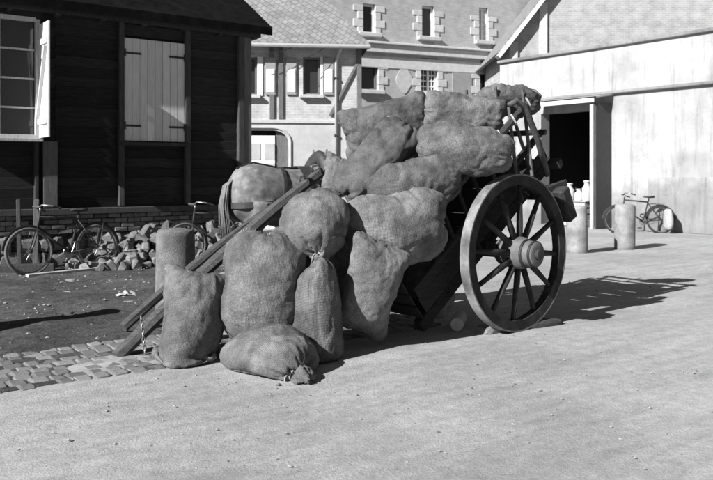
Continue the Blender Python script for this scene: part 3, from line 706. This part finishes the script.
def sack(box, Y, visw, visl, label, ang=0, tilt=10, spin=0, fill=1.0, tied=None, seed=1, bend=0.0, hyd=1.2, lump=.010, rc=.6, ground=False):
    """box: where its outline falls in the photograph; Y: its distance from the camera"""
    C = P((box[0]+box[2])/2, (box[1]+box[3])/2, Y); A, Wd, F = basis(ang, tilt, spin); Wd = A.cross(F)
    W, L = visw/.72, visl/(.85 if not tied else .78)
    x, faces, mouth, nk, front, flat = sack_sim(W, L, fill, A, Wd, F, C, tied, seed=seed, hyd=hyd, rc=rc)
    if bend:                               # sag over whatever it lies on
        s_ = (x-np.array(C)) @ np.array(A); x = x-np.outer(bend*(s_*s_-L*L/12), np.array(F))
    for it in range(3):                    # settle its real size and place so that it fills the measured outline
        u = CX+FPX*x[:, 0]/x[:, 1]; v = HOR-FPX*(x[:, 2]-CAMH)/x[:, 1]
        c = x.mean(0); k = np.array([(box[2]-box[0])/(u.max()-u.min()), 1, (box[3]-box[1])/(v.max()-v.min())])
        k = np.clip(k, .72, 1.4); k[1] = math.sqrt(k[0]*k[2]) if it == 0 else 1
        x = c+(x-c)*k
        u = CX+FPX*x[:, 0]/x[:, 1]; v = HOR-FPX*(x[:, 2]-CAMH)/x[:, 1]
        x[:, 0] += ((box[0]+box[2])/2-(u.max()+u.min())/2)*Y/FPX; x[:, 2] -= ((box[1]+box[3])/2-(v.max()+v.min())/2)*Y/FPX
    if ground: x[:, 2] -= x[:, 2].min()-.003
    x[:, 2] = np.maximum(x[:, 2], .003)
    X = [Vector(p) for p in x]; C = Vector(x.mean(0))
    if tied:
        jn = front.shape[1]-6; nk = x[front[:, jn]].mean(0)
    me = bpy.data.meshes.new('sack'); zmin = min(p.z for p in X); base = Vector((C.x, C.y, max(zmin, 0)))
    me.from_pydata([tuple(p-base) for p in X], [], [tuple(int(i) for i in f) for f in faces]); me.update()
    uvl = me.uv_layers.new(name='cloth'); vi = np.zeros(len(me.loops), dtype=np.int32); me.loops.foreach_get('vertex_index', vi)
    uvl.data.foreach_set('uv', flat[vi, :2].astype(np.float32).ravel())
    bm = bmesh.new(); bm.from_mesh(me); bmesh.ops.recalc_face_normals(bm, faces=bm.faces); bm.normal_update()
    bmesh.ops.subdivide_edges(bm, edges=list(bm.edges), cuts=1, use_grid_fill=True, smooth=.6); bm.normal_update()
    mv = [(v, v.normal.copy()) for v in bm.verts]; off = Vector((seed*3.1,)*3)
    for v, n_ in mv:
        p = v.co+base
        d = mnoise.voronoi(p*18+off)[0][0]
        h = (.42-d)*lump*1.05 + mnoise.noise(p*5+off)*lump*1.4 + mnoise.noise(p*34)*lump*.3
        q = p-C; s_ = q.dot(A)/(L*.42); wd = q.dot(Wd); ff = q.dot(F); th = math.atan2(ff, wd)
        e1 = max(0., min(1., (s_-.25)/.6))**1.5; e2 = max(0., min(1., (-s_-.35)/.6))**1.5
        pl = mnoise.noise(Vector((math.cos(th)*3.2, math.sin(th)*3.2, s_*.7+seed)))+.6*mnoise.noise(Vector((math.cos(th)*7, math.sin(th)*7, s_+seed)))
        h += pl*(e1*(.030 if tied else .018)+e2*.012)
        cr = mnoise.noise(Vector((wd*5+s_*2.2+seed*5, ff*5, s_*2.4-wd*3)))
        h -= .020*(1-abs(cr))**7*max(0, .25+mnoise.noise(p*3.1+off))
        h += .007*math.exp(-(ff/.011)**2)*(1 if abs(wd) > .12 else 0)
        # soft drag folds across the cloth
        h += .010*mnoise.noise(Vector((wd*4+seed, ff*4, s_*6+wd*5+seed*2)))
        v.co += n_*h
        if v.co.z+base.z < .003: v.co.z = .003-base.z
    for f in bm.faces: f.smooth = True
    bm.to_mesh(me); bm.free()
    o = link('sack', me, 'burlap', None, base); tag(o, label, 'sack', 'burlap sacks piled on and before the cart')
    if tied:                               # tie cord round the neck
        nk = Vector(nk)-base; cord = MB()
        for t in range(3): cord.tube([nk+A*(t-1)*.012+(Wd*math.cos(q)+F*math.sin(q))*.043 for q in [2*math.pi*i/14 for i in range(14)]], .008, 6, closed=True)
        e = nk+F*.045
        cord.tube([e, e+F*.03-Vector((0,0,.03))+Wd*.03, e+F*.02-Vector((0,0,.09))+Wd*.05], .006, 6); cord.tube([e, e+F*.03-Vector((0,0,.03))-Wd*.03, e+F*.01-Vector((0,0,.08))-Wd*.06], .006, 6)
        cord.build('tie_cord', 'rope', o, smooth=True)
    else:                                  # stitched mouth
        pts = [X[i]-base for i in mouth]; st = MB(); zig = []
        for i in range(len(pts)-1):
            for s_ in (0, .5): zig.append(pts[i].lerp(pts[i+1], s_)-A*(.0 if s_ else .035)+F*(.008 if s_ else .012))
        st.tube(zig, .0045, 5); st.build('seam_stitching', 'rope', o)
    SACKS.append(o); return o

sack((150,264,230,368), 6.35, .60, .86, 'upright sack leaning on the bollard, lowest at the far left of the pile', ang=6, tilt=14, spin=-8, fill=.85, seed=3, rc=.3, ground=True)
sack((218,228,306,345), 6.45, .66, .92, 'tall bulging sack standing above the lying tied sack', ang=4, tilt=14, spin=6, fill=1.0, seed=4, rc=0.75)
sack((219,320,319,383), 5.98, .56, .86, 'fat sack lying on the road with its tied neck toward the viewer', ang=112, tilt=-52, spin=-20, fill=1.15, tied=True, seed=5, hyd=.6, rc=0.95, ground=True)
sack((288,258,344,363), 6.45, .47, .92, 'narrow upright sack tied at the top in the middle of the front row', ang=-3, tilt=8, spin=40, fill=1.0, tied=True, seed=6, ground=True, rc=0.8)
sack((330,231,410,340), 6.72, .66, .92, 'plump sack with a pointed lower corner at the right end of the front row', ang=-158, tilt=18, spin=-14, fill=1.05, seed=8, rc=.3)
sack((279,188,349,264), 6.62, .60, .72, 'sack with its tied neck hanging down above the front row', ang=170, tilt=-26, spin=10, fill=1.1, tied=True, seed=9, hyd=.6, rc=0.95)
sack((262,222,322,280), 6.85, .42, .55, 'small bulge of a sack wedged behind the tall front sack', ang=80, tilt=10, spin=0, fill=1.0, seed=10, hyd=.5, rc=1)
sack((337,187,447,272), 7.0, .60, .96, 'broad sack lying crosswise in the middle of the pile', ang=82, tilt=10, spin=25, fill=1.1, seed=11, hyd=.7, rc=0.7)
sack((366,154,463,218), 7.22, .50, .88, 'rounded sack lying behind the broad crosswise sack', ang=78, tilt=12, spin=30, fill=1.15, seed=12, hyd=.7, rc=0.9)
sack((331,116,421,206), 7.45, .50, 1.05, 'long sack slumping diagonally down the left of the pile', ang=40, tilt=20, spin=-8, fill=1.05, seed=13, bend=.08, hyd=.8, rc=0.65)
sack((337,91,433,162), 8.1, .54, .90, 'topmost sack at the left with a crumpled right-hand end', ang=76, tilt=6, spin=12, fill=1.05, seed=14, hyd=.7, rc=.35)
sack((415,121,515,177), 7.25, .46, .88, 'smooth oval sack jutting out over the cart rail', ang=98, tilt=-4, spin=22, fill=1.15, seed=15, hyd=.5, rc=1.0)
sack((421,90,506,140), 8.05, .42, .80, 'top sack with deep creases at its right-hand end', ang=97, tilt=6, spin=15, fill=1.1, seed=16, hyd=.6, rc=.45)
sack((475,84,541,118), 8.45, .36, .66, 'thin half-empty sack lying over the raised end of the cart', ang=92, tilt=4, spin=10, fill=1.0, seed=17, hyd=.3, rc=1.0, lump=.005)
sack((317,152,352,200), 8.0, .40, .62, 'sack mostly hidden behind the diagonal one near the horse collar', ang=20, tilt=10, spin=0, fill=1.0, seed=18, rc=.358)
sack((392,222,455,292), 7.8, .58, .86, 'shaded sack deep inside the cart under the broad one', ang=75, tilt=14, spin=20, fill=1.0, seed=19, hyd=.6, rc=.55)
sack((404,238,460,318), 7.6, .5, .72, 'shaded sack squeezed between the front row and the cart wheel', ang=12, tilt=12, spin=-10, fill=1.0, seed=24, rc=.7)
sack((318,215,384,310), 7.4, .62, .9, 'shaded sack standing behind the front row under the pile', ang=10, tilt=10, spin=0, fill=1.0, seed=20, rc=.55)
sack((385,125,465,185), 8.15, .6, .9, 'shaded sack filling the middle of the heaped load', ang=80, tilt=10, spin=10, fill=1.0, seed=21, hyd=.6, rc=.55)
sack((345,180,430,240), 7.9, .6, .9, 'shaded sack at the core of the heap behind the diagonal one', ang=85, tilt=10, spin=10, fill=1.0, seed=22, hyd=.6, rc=.55)

# ------------------------------------------------------------------ the tipped cart
AX = Vector((1.015, 8.12, 0)); TILT = rad(38); WR = .755
cart = empty('cart', AX, RZ+rad(4), 'old two-wheeled wooden cart tipped forward under the sacks', 'cart')
def bed(p, q, r): return Vector((p*math.cos(TILT)-r*math.sin(TILT), q, .84+p*math.sin(TILT)+r*math.cos(TILT)))
ub = Vector((-math.sin(TILT), 0, math.cos(TILT)))
def cbar(name, a, b, wy, wz, m='cartwood'): return MB().bar(a, b, wy, wz, up=ub).build(name, m, cart, .008, jit=.004)
for q in (-.42, .42): cbar('main_beam', bed(-1.2, q, 0), bed(1.32, q, 0), .10, .11, 'tar_shade_board')  # near-black colour stands in for the shade under the load
for i in range(11): cbar('floor_plank', bed(-1.05+i*.21, -.5, .075), bed(-1.05+i*.21, .5, .075), .19, .03, 'tar_shade_board')  # planks coloured near-black too, shade painted into the wood
for s in (-1, 1):
    for r, fl, e in ((.40, .53, 1.30), (.82, .60, 1.34)):
        MB().tube([bed(-.75, s*fl, r), bed(0, s*(fl+.01), r+.01), bed(e, s*fl, r)], [.036, .042, .038], 7).build('side_rail', 'cartwood', cart)
    for i in range(8): 
        p = -.72+i*.275
        MB().tube([bed(p, s*.48, .0), bed(p+random.uniform(-.02,.02), s*.60, .84)], [.024, .02], 6).build('side_stake', 'rackwood' if p > .35 else 'tar_shade_board', cart)  # lower stakes take the darker colour to paint in shade
    cbar('rave_board', bed(-1.1, s*.50, .16), bed(1.25, s*.50, .16), .025, .12, 'tar_shade_board')  # rave darkened the same way, shade put into its colour
    # bent bow at the raised end
    MB().tube([bed(.88, s*.66, 1.02), bed(.98, s*.68, 1.0), bed(1.04, s*.69, .9), bed(1.03, s*.68, .5), bed(1.00, s*.62, .05)], [.026, .032, .034, .032, .03], 8).build('bow', 'rackwood', cart, smooth=True)
for s in (-1, 1):
    for k in range(2): cbar('sunblock_side_board', bed(-1.12, s*(.545-.02*(1-k)), .235+k*.13), bed(.75, s*(.545-.02*(1-k)), .235+k*.13), .022, .12, 'tar_shade_board')  # boards added to stop sun leaking under the cart, shade in their colour
for k in range(3): cbar('sunblock_front_board', bed(-1.16+.0*k, -.5, .16+k*.15), bed(-1.16, .5, .16+k*.15), .022, .14, 'tar_shade_board')  # added boards closing the low end against light, coloured as shade
cbar('cross_rail', bed(1.26, -.7, .86), bed(1.26, .7, .86), .06, .06); cbar('cross_rail', bed(1.26, -.62, .42), bed(1.26, .62, .42), .05, .05); cbar('end_beam', bed(1.27, -.62, .0), bed(1.27, .62, .0), .08, .09)
for p, q, r_ in ((1.1, -.63, .62), (.82, -.62, .60), (1.18, -.2, .64), (1.18, .25, .64)):      # odd sticks and lashings in the rack
    MB().tube([bed(p-.32, q, r_-.4), bed(p+.16, q*.9, r_+.34)], [.02, .016], 6).build('rack_stick', 'rackwood', cart)
for p in (.65, .92, 1.22): MB().tube([bed(p+.05*math.cos(t), -.60+.055*math.cos(t*1.0), .82+.055*math.sin(t)) for t in [2*math.pi*i/10 for i in range(10)]], .010, 5, closed=True).build('rope_lashing', 'rope', cart)
MB().tube([(0,-.95,WR), (0,.95,WR)], .05, 12).build('axle', 'iron', cart); boxo('axle_bed', 'cartwood', (0, 0, WR+.02), (.14, 1.3, .16), cart, .01)
def wheel(side):
    y = side*.80
    prof_o, prof_i = WR-.012, WR-.105; mb = MB(); n = 72
    vv = []
    for j in range(n):
        t = 2*math.pi*j/n; jr = .010*mnoise.noise(Vector((j*.6, side, 0)))
        for r, yy in ((prof_o, -.05), (prof_o, .05), (prof_i+jr, .045), (prof_i+jr, -.045)): vv.append((r*math.cos(t), yy, r*math.sin(t)))
    ff = []
    for j in range(n):
        a, b = j*4, ((j+1) % n)*4
        for k in range(4): ff.append((a+k, a+(k+1) % 4, b+(k+1) % 4, b+k))
    mb.add(vv, ff); wo = mb.build('wheel', 'wheelwood', cart, loc=(0, y, WR), rot=(0, random.uniform(0, 1), 0))
    ty = MB(); vv = []
    for j in range(n):
        t = 2*math.pi*j/n
        for r, yy in ((WR, -.052), (WR, .052), (prof_o-.001, .052), (prof_o-.001, -.052)): vv.append((r*math.cos(t), yy, r*math.sin(t)))
    ty.add(vv, ff).build('tyre', 'tyreiron', wo)
    hb = MB(); M_ = Matrix.Rotation(rad(90)*-side, 4, 'X')       # local z -> outward
    hb.lathe([(.10,-.2),(.125,-.17),(.13,-.1),(.155,-.05),(.16,.03),(.15,.09),(.125,.15),(.115,.24),(.10,.25),(.06,.252)], 28, M_); hb.build('hub', 'hubwood', wo, smooth=True)
    for z in (-.13, .14, .225): MB().lathe([(.118 if z > .2 else .132, z-.014), (.124 if z > .2 else .138, z-.01), (.124 if z > .2 else .138, z+.01), (.118 if z > .2 else .132, z+.014)], 28, M_).build('hub_band', 'iron', wo, smooth=True)
    MB().lathe([(.055,.2),(.055,.27),(.045,.285),(.01,.287)], 16, M_).build('axle_end', 'iron', wo)
    for i in range(12):
        t = 2*math.pi*(i+.5)/12; c, s = math.cos(t), math.sin(t); off = .03*side
        MB().tube([(c*.13, off, s*.13), (c*.3, off*.8, s*.3), (c*.5, off*.4, s*.5), (c*(prof_i+.01), 0, s*(prof_i+.01))], [(.026,.036), (.026,.034), (.022,.027), (.022,.024)], 8).build('spoke', 'wheelwood', wo, smooth=True)
    if False: pass
    return wo
wheel(-1); wheel(1)
boxo('brake_block', 'cartwood', (.80, -.80, 1.20), (.13, .14, .36), cart, .015, (0, rad(-28), 0), jit=.006)
MB().bar((.80,-.70,1.28), (.80,.70,1.28), .09, .09).build('brake_bar', 'cartwood', cart, .008)
MB().bar((.62,-.62,1.32), (1.02,-.66,1.42), .07, .07).build('brake_lever', 'cartwood', cart, .008)
# chock stone and log
g = G(494, 331); o = link('chock_stone', rock_mesh('chock_stone', .15), 'rubble', None, (g.x, g.y-.02, .03), (0,0,RZ), scl=(.34, .16, .09)); tag(o, 'flat wedge stone under the front of the cart wheel', 'stone')
g = P(457, 322, 7.45); lg = MB().tube([(0,0,0), (0,.42,0)], [.062, .066], 14).build('short_log', 'palewood', None, loc=(g.x, g.y, .07), rot=(0,0,rad(-12)), smooth=False); tag(lg, 'short round log end lying under the cart beside the wheel', 'log')

g = G(540, 326); o = link('earth_clod', rock_mesh('earth_clod', .2), 'dirt', None, (g.x, g.y, .02), (0,0,.4), True, (.42, .2, .10)); tag(o, 'low clod of dark earth behind the foot of the cart wheel', 'clod')
sb = o.modifiers.new('sub', 'SUBSURF'); sb.levels = 2; sb.render_levels = 2

# ------------------------------------------------------------------ pair of leaning shafts
sh = empty('cart_shafts', G(118, 350), 0, 'pair of heavy wooden shafts rising from the ground past the bollard', 'shafts')
o0 = Vector(sh.location)
def shaft(p0, p1, rr, extra=0):
    d = (p1-p0); pts = [p0+d*t+Vector((0,0,.0))+Vector((0,0,1))*(.06*math.sin(math.pi*t)) for t in [i/8 for i in range(9)]]
    mb = MB(); pts = [q-o0 for q in pts]
    n = len(pts); mb.tube(pts, [(rr[0]*(1-i/(n-1))+rr[1]*i/(n-1),)*2 for i in range(n)], 8); return mb.build('shaft', 'shaftwood', sh, jit=.006)
B0 = P(117, 357, 6.42); B1 = P(321, 172, 8.0); A0 = P(123, 328, 7.3); A1 = P(292, 194, 9.0)
shaft(B0, B1, (.062, .055)); shaft(A0, A1, (.05, .045))
cr0 = B0.lerp(B1, .62); cr1 = A0.lerp(A1, .62)
MB().bar(cr0-o0, cr1-o0, .08, .08).build('cross_bar', 'shaftwood', sh, .008)
for (p, q) in ((B1, B0),):
    for t in (.03, .10):
        c = p.lerp(q, t)-o0+Vector((0,0,.075))
        MB().tube([c+Vector((-.05,-.03,-.05)), c+Vector((-.03,-.03,.03)), c+Vector((.03,-.03,.04)), c+Vector((.05,-.03,-.03))], .011, 6).build('shaft_staple', 'iron', sh)
ch = MB(); c0 = B0.lerp(B1, .10)-o0+Vector((.02,-.08,.02))
for i in range(9):
    c = c0+Vector((.004*i, -.01, -.035*i+.13)); 
    pts = []
    for k in range(10):
        t = 2*math.pi*k/10; a, b = .012*math.cos(t), .024*math.sin(t)
        pts.append(c+(Vector((a, 0, b)) if i % 2 else Vector((0, a, b))))
    ch.tube(pts, .005, 5, closed=True)
ch.build('chain', 'steel', sh)

# ------------------------------------------------------------------ horse
HP = Vector((-.98, 10.72, 0))
horse = empty('horse', HP, rad(37), 'dapple grey draught horse in harness standing behind the shafts', 'horse')
secs = [(-.86,1.20,.07,.12),(-.82,1.22,.17,.26),(-.72,1.24,.27,.36),(-.55,1.24,.325,.41),(-.35,1.235,.33,.40),(-.1,1.18,.33,.405),(.15,1.16,.34,.42),(.38,1.18,.32,.43),(.58,1.24,.27,.43),(.74,1.25,.20,.36),(.86,1.22,.10,.22)]
hb = MB()
def loft(mb, secs_, n=24):
    b0 = len(mb.v)
    for x, zc, wy, hz in secs_:
        for j in range(n):
            t = 2*math.pi*j/n; c, s = math.cos(t), math.sin(t)
            yy = wy*math.copysign(abs(c)**.9, c)*(1-.10*max(s, 0)); mb.v.append((x, yy, zc+hz*s))
    k = len(secs_)
    for i in range(k-1):
        for j in range(n): mb.f.append((b0+i*n+j, b0+i*n+(j+1) % n, b0+(i+1)*n+(j+1) % n, b0+(i+1)*n+j))
    mb.f.append(tuple(b0+j for j in reversed(range(n)))); mb.f.append(tuple(b0+(k-1)*n+j for j in range(n)))
loft(hb, secs)
hb.tube([(.5,0,1.36),(.8,0,1.40),(1.08,0,1.36),(1.3,0,1.26)], [(.2,.3),(.16,.25),(.13,.19),(.11,.15)], 14)     # neck, carried low
hb.tube([(1.24,0,1.36),(1.42,0,1.22),(1.56,0,.98),(1.66,0,.76),(1.68,0,.70)], [(.10,.12),(.115,.15),(.09,.12),(.075,.09),(.05,.06)], 12)   # head
for s in (-1, 1):
    hb.tube([(1.27,s*.07,1.42),(1.24,s*.09,1.52),(1.25,s*.09,1.58)], [.03,.035,.006], 8)
    dx = .10 if s > 0 else -.04
    hb.tube([(-.52,s*.20,1.15),(-.50+dx,s*.2,.92),(-.62+dx,s*.185,.72),(-.74+dx,s*.18,.56),(-.70+dx,s*.18,.32),(-.68+dx,s*.18,.16),(-.62+dx,s*.18,.05),(-.60+dx,s*.18,0)], [(.19,.24),(.15,.19),(.09,.12),(.065,.08),(.055,.06),(.062,.07),(.075,.09),(.08,.10)], 12)
    dx = .0 if s > 0 else .08
    hb.tube([(.55,s*.19,1.05),(.58+dx,s*.18,.82),(.57+dx,s*.175,.56),(.56+dx,s*.175,.48),(.56+dx,s*.175,.26),(.57+dx,s*.175,.14),(.62+dx,s*.175,.04),(.63+dx,s*.175,0)], [(.12,.17),(.095,.12),(.07,.08),(.07,.075),(.05,.055),(.06,.065),(.075,.09),(.08,.10)], 12)
body = hb.build('body', 'horsecoat', horse, smooth=True)
md = body.modifiers.new('remesh', 'REMESH'); md.mode = 'VOXEL'; md.voxel_size = .024; md.use_smooth_shade = True
sm = body.modifiers.new('smooth', 'SMOOTH'); sm.factor = .6; sm.iterations = 7
tl = MB()
for i in range(110):
    a = random.uniform(-.06,.06); b = random.uniform(-.05,.02); l = random.uniform(.72, .95); s1 = random.uniform(-.05,.05)
    tl.tube([(-.80,a*.4,1.46+b*.3),(-.90+b*.5,a*.8,1.36),(-.93+b,a*1.1,1.10),(-.91+b,a*1.3+s1*.5,.86),(-.89+b,a*1.2+s1,1.46-l)], [.007,.010,.009,.007,.002], 5)
tl.build('tail', 'horsecoat', horse, smooth=True)
mn = MB()
for i in range(40):
    x = .55+i*.017; z = 1.64-.02*(i/40)-max(0, x-.9)*.35; mn.tube([(x,0,z),(x,-.07,z-.02),(x+.02,-.15,z-.16-random.random()*.08)], [.015,.016,.004], 5)
mn.build('mane', 'leather', horse)
def sec_at(x):
    for a, b in zip(secs, secs[1:]):
        if a[0] <= x <= b[0]:
            t = (x-a[0])/(b[0]-a[0]); return [a[i]*(1-t)+b[i]*t for i in range(4)]
def girth(name, x, lean, wdt, t0=0, t1=360, m='leather', off=.012):
    mb = MB(); pts = []
    n = 40
    for j in range(n+1):
        t = rad(t0+(t1-t0)*j/n); xx = x+lean*math.sin(t); s = sec_at(xx); c, sn = math.cos(t), math.sin(t)
        pts.append((xx, (s[2]+off)*math.copysign(abs(c)**.9, c)*(1-.10*max(sn, 0)), s[1]+(s[3]+off)*sn))
    vv = []; 
    for p in pts:
        for dx, do in ((-wdt/2, 0), (wdt/2, 0), (wdt/2, .012), (-wdt/2, .012)):
            d = Vector((0, p[1], p[2]-1.2)).normalized()*do; vv.append((p[0]+dx, p[1]+d.y, p[2]+d.z))
    ff = []
    for j in range(n):
        for k in range(4): a = j*4; ff.append((a+k, a+(k+1) % 4, a+4+(k+1) % 4, a+4+k))
    mb.add(vv, ff).build(name, m, horse)
girth('loin_strap', -.22, .10, .05, -35, 215)
girth('saddle_strap', .22, .03, .045)
girth('saddle_pad', .22, .03, .2, 35, 145, off=.02)
# breeching strap round the quarters
mb = MB(); pts = []
for i in range(21):
    t = math.pi*(-.5+i/20); pts.append((-.50-.36*math.cos(t)-.0, .345*math.sin(t), 1.12-.02*math.cos(t)))
pts = [(-.15,-.36,1.12)]+pts+[(-.15,.36,1.12)]
vv = []
for p in pts:
    d = Vector((p[0]+.3, p[1], 0)).normalized()*.012
    for z, k in ((-.04,0),(.04,0),(.04,1),(-.04,1)): vv.append((p[0]+d.x*k, p[1]+d.y*k, p[2]+z))
mb.add(vv, [(j*4+k, j*4+(k+1) % 4, j*4+4+(k+1) % 4, j*4+4+k) for j in range(len(pts)-1) for k in range(4)]).build('breeching_strap', 'leather', horse)
MB().tube([(-.17,-.37,1.12),(-.17,-.385,1.02),(-.16,-.385,.94)], .016, 6).build('breeching_ring', 'iron', horse)
# collar with hames
cl = MB(); pts = []
for i in range(24):
    t = 2*math.pi*i/24; pts.append((.50+.06*math.sin(t), .33*math.cos(t)*(1-.25*max(math.sin(t), 0)), 1.30+.45*math.sin(t)))
cl.tube(pts, (.075, .10), 10, closed=True).build('collar', 'leather', horse, smooth=True)
for s in (-1, 1):
    MB().tube([(.44,s*.2,1.05),(.48,s*.36,1.3),(.54,s*.28,1.6),(.57,s*.15,1.78),(.58,s*.17,1.86)], [.022,.026,.024,.02,.012], 8).build('hame', 'timber', horse, smooth=True)
girth('back_strap', .0, 0, .03, 88, 92)
MB().tube([(-.75,0,1.59),(-.5,0,1.665),(-.1,0,1.60),(.2,0,1.60)], .014, 6).build('crupper_strap', 'leather', horse)

# ------------------------------------------------------------------ bicycles
def bicycle(loc, rz, label, lean=0.0, guard=True, dark=False):
    b = empty('bicycle', loc, rz, label, 'bicycle', 'bicycles left in the yard'); b.rotation_euler = (rad(lean), 0, rz)
    r = .34
    for x in (0, 1.08):
        tr = MB().tube([(x+r*math.cos(t), 0, r+r*math.sin(t)) for t in [2*math.pi*i/40 for i in range(40)]], .023, 8, closed=True)
        wl = tr.build('wheel', 'rubber' if dark else 'greyrubber', b, smooth=True)
        MB().tube([(x+(r-.026)*math.cos(t), 0, r+(r-.026)*math.sin(t)) for t in [2*math.pi*i/40 for i in range(40)]], (.013,.01), 6, closed=True).build('rim', 'steel', wl, smooth=True)
        spk = MB()
        for i in range(28):
            t = 2*math.pi*i/28; s = 1 if i % 2 else -1; a = t+.5*(1 if i % 4 < 2 else -1); spk.tube([(x+.02*math.cos(a), s*.025, r+.02*math.sin(a)), (x+(r-.03)*math.cos(t), 0, r+(r-.03)*math.sin(t))], .0018, 4)
        spk.build('spokes', 'steel', wl)
        MB().tube([(x,-.045,r),(x,.045,r)], .018, 10).build('axle_hub', 'steel', wl)
        if guard: MB().tube([(x+(r+.035)*math.cos(t), 0, r+(r+.035)*math.sin(t)) for t in [rad(5+i*9) for i in range(20)]], (.026,.004), 6).build('mudguard', 'iron', b)
    head_t, head_b, bb, st = (.90,0,.86), (.94,0,.66), (.44,0,.29), (.30,0,.80)
    f = MB(); f.tube([st, head_t], .019, 8); f.tube([head_b, bb], .020, 8); f.tube([bb, (.275,0,.88)], .019, 8); f.tube([(.885,0,.93), head_b], .018, 8)
    for s in (-1, 1): f.tube([(0,s*.05,.34), (.42,s*.03,.29)], .010, 6); f.tube([(0,s*.05,.34), (.30,s*.02,.78)], .009, 6)
    f.build('frame', 'iron', b, smooth=True)
    fk = MB()
    for s in (-1, 1): fk.tube([(.945,s*.02,.66),(.97,s*.05,.60),(1.03,s*.05,.42),(1.08,s*.05,.34)], .012, 6)
    fk.build('fork', 'iron', b, smooth=True)
    MB().tube([(.70,-.27,.96),(.82,-.26,1.0),(.92,-.16,1.02),(.90,0,1.0),(.92,.16,1.02),(.82,.26,1.0),(.70,.27,.96)], .012, 8).tube([(.885,0,.92),(.88,0,1.0)], .014, 8).build('handlebar', 'steel', b, smooth=True)
    for s in (-1, 1): MB().tube([(.80,s*.262,.995),(.68,s*.272,.955)], .017, 8).build('grip', 'leather', b)
    sdl = MB().tube([(.13,0,.93),(.16,0,.94),(.26,0,.935),(.36,0,.94),(.41,0,.935)], [(.05,.02),(.10,.03),(.075,.028),(.03,.022),(.015,.012)], 12).tube([(.275,0,.86),(.27,0,.93)], .013, 8); sdl.build('saddle', 'leather', b, smooth=True)
    MB().lathe([(.09,-.003),(.092,0),(.09,.003)], 24, Matrix.Translation((.44,-.045,.29)) @ Matrix.Rotation(rad(90), 4, 'X')).build('chainring', 'steel', b)
    MB().tube([(.44,-.055,.29),(.50,-.06,.14)], .010, 6).tube([(.44,.055,.29),(.38,.06,.44)], .010, 6).build('crank', 'steel', b)
    for p in ((.50,-.11,.14), (.38,.11,.44)): boxo('pedal', 'rubber', p, (.09, .09, .025), b, .004)
    MB().tube([(.44,-.045,.38),(0,-.045,.38)], .004, 4).tube([(.44,-.045,.20),(0,-.045,.30)], .004, 4).build('chain', 'iron', b)
    MB().tube([(-.02,-.06,.34),(-.1,-.06,.74),(.24,-.06,.76)], .006, 5).tube([(-.02,.06,.34),(-.1,.06,.74),(.24,.06,.76)], .006, 5).build('carrier', 'iron', b)
    return b
rw = P(98, 247, 12.35); bicycle((rw.x, rw.y, .02), RZ+math.pi+rad(9), 'bicycle leaning by the shed under the open white shutter', lean=6)
fw = P(187, 243, 12.75); p = Vector((fw.x, fw.y, .02))+T*1.08; bicycle(p, RZ+math.pi, 'bicycle half hidden behind the thick left bollard', lean=7)
q = G(661, 233)
bicycle(q, math.pi-rad(4), 'bicycle propped near the whitewashed wall at the right', lean=8, dark=True)
# bag hanging on the rear of that bicycle
bgm = MB().tube([(0,0,.62),(0,0,.52),(.01,0,.32),(0,0,.14),(0,0,.06)], [(.05,.16),(.09,.19),(.12,.23),(.10,.22),(.04,.12)], 14); bo = bgm.build('saddle_bag', 'cloth', None, loc=q+Vector((.12,-.16,.02)), rot=(0,0,0), smooth=True); tag(bo, 'bulging cloth bag hanging on the back of the right-hand bicycle', 'bag')
sb = bo.modifiers.new('sub', 'SUBSURF'); sb.levels = 2; sb.render_levels = 2

# ------------------------------------------------------------------ small things on the left
p0 = G(27, 279); p1 = G(112, 270); pl = MB().bar((0,0,0), p1-p0, .09, .045); o = pl.build('plank', 'palewood', None, .004, loc=(p0.x, p0.y, .045)); tag(o, 'pale squared plank lying on the earth beneath the left bicycle', 'plank')
g = G(35, 274); o = boxo('timber_beam', 'darkpost', (g.x-.5, g.y-.0, .07), (1.5, .16, .14), None, .01, (0,0,RZ*.4)); tag(o, 'dark timber beam on the ground at the far left', 'beam')
g = G(36, 272); pr_ = boxo('wooden_post', 'timber', (g.x, g.y, .56), (.075, .075, 1.12), None, .006, (0, rad(1), .3)); tag(pr_, 'thin upright post in front of the left bicycle handlebar', 'post')
g = G(19, 272); pr_ = boxo('wooden_post', 'darkpost', (g.x, g.y, .56), (.06, .06, 1.12), None, .006, (0, rad(-1), .3)); tag(pr_, 'dark thin upright post at the far left edge of the yard', 'post')
g = G(125, 297); vv = []; ff = []
for i in range(13):
    for j in range(10):
        x, y = (i/12-.5)*.30, (j/9-.5)*.22; q = Vector((x*11, y*11, 3.3)); r = math.hypot(x/.15, y/.11)
        vv.append((x*.8+.03*mnoise.noise(q*1.7), y*.8+.03*mnoise.noise(q*1.3+Vector((5,5,5))), max(.004, .05*(1.1-r*.7)+.07*mnoise.noise(q))))
for i in range(12):
    for j in range(9): ff.append((i*10+j, (i+1)*10+j, (i+1)*10+j+1, i*10+j+1))
o = MB().add(vv, ff).build('crumpled_rag', 'cloth', None, loc=(g.x, g.y, .02), rot=(0,0,.4), smooth=True); tag(o, 'small crumpled pale rag lying on the dark earth', 'rag')
sb = o.modifiers.new('thick', 'SOLIDIFY'); sb.thickness = .006
sb = o.modifiers.new('sub', 'SUBSURF'); sb.levels = 1; sb.render_levels = 1
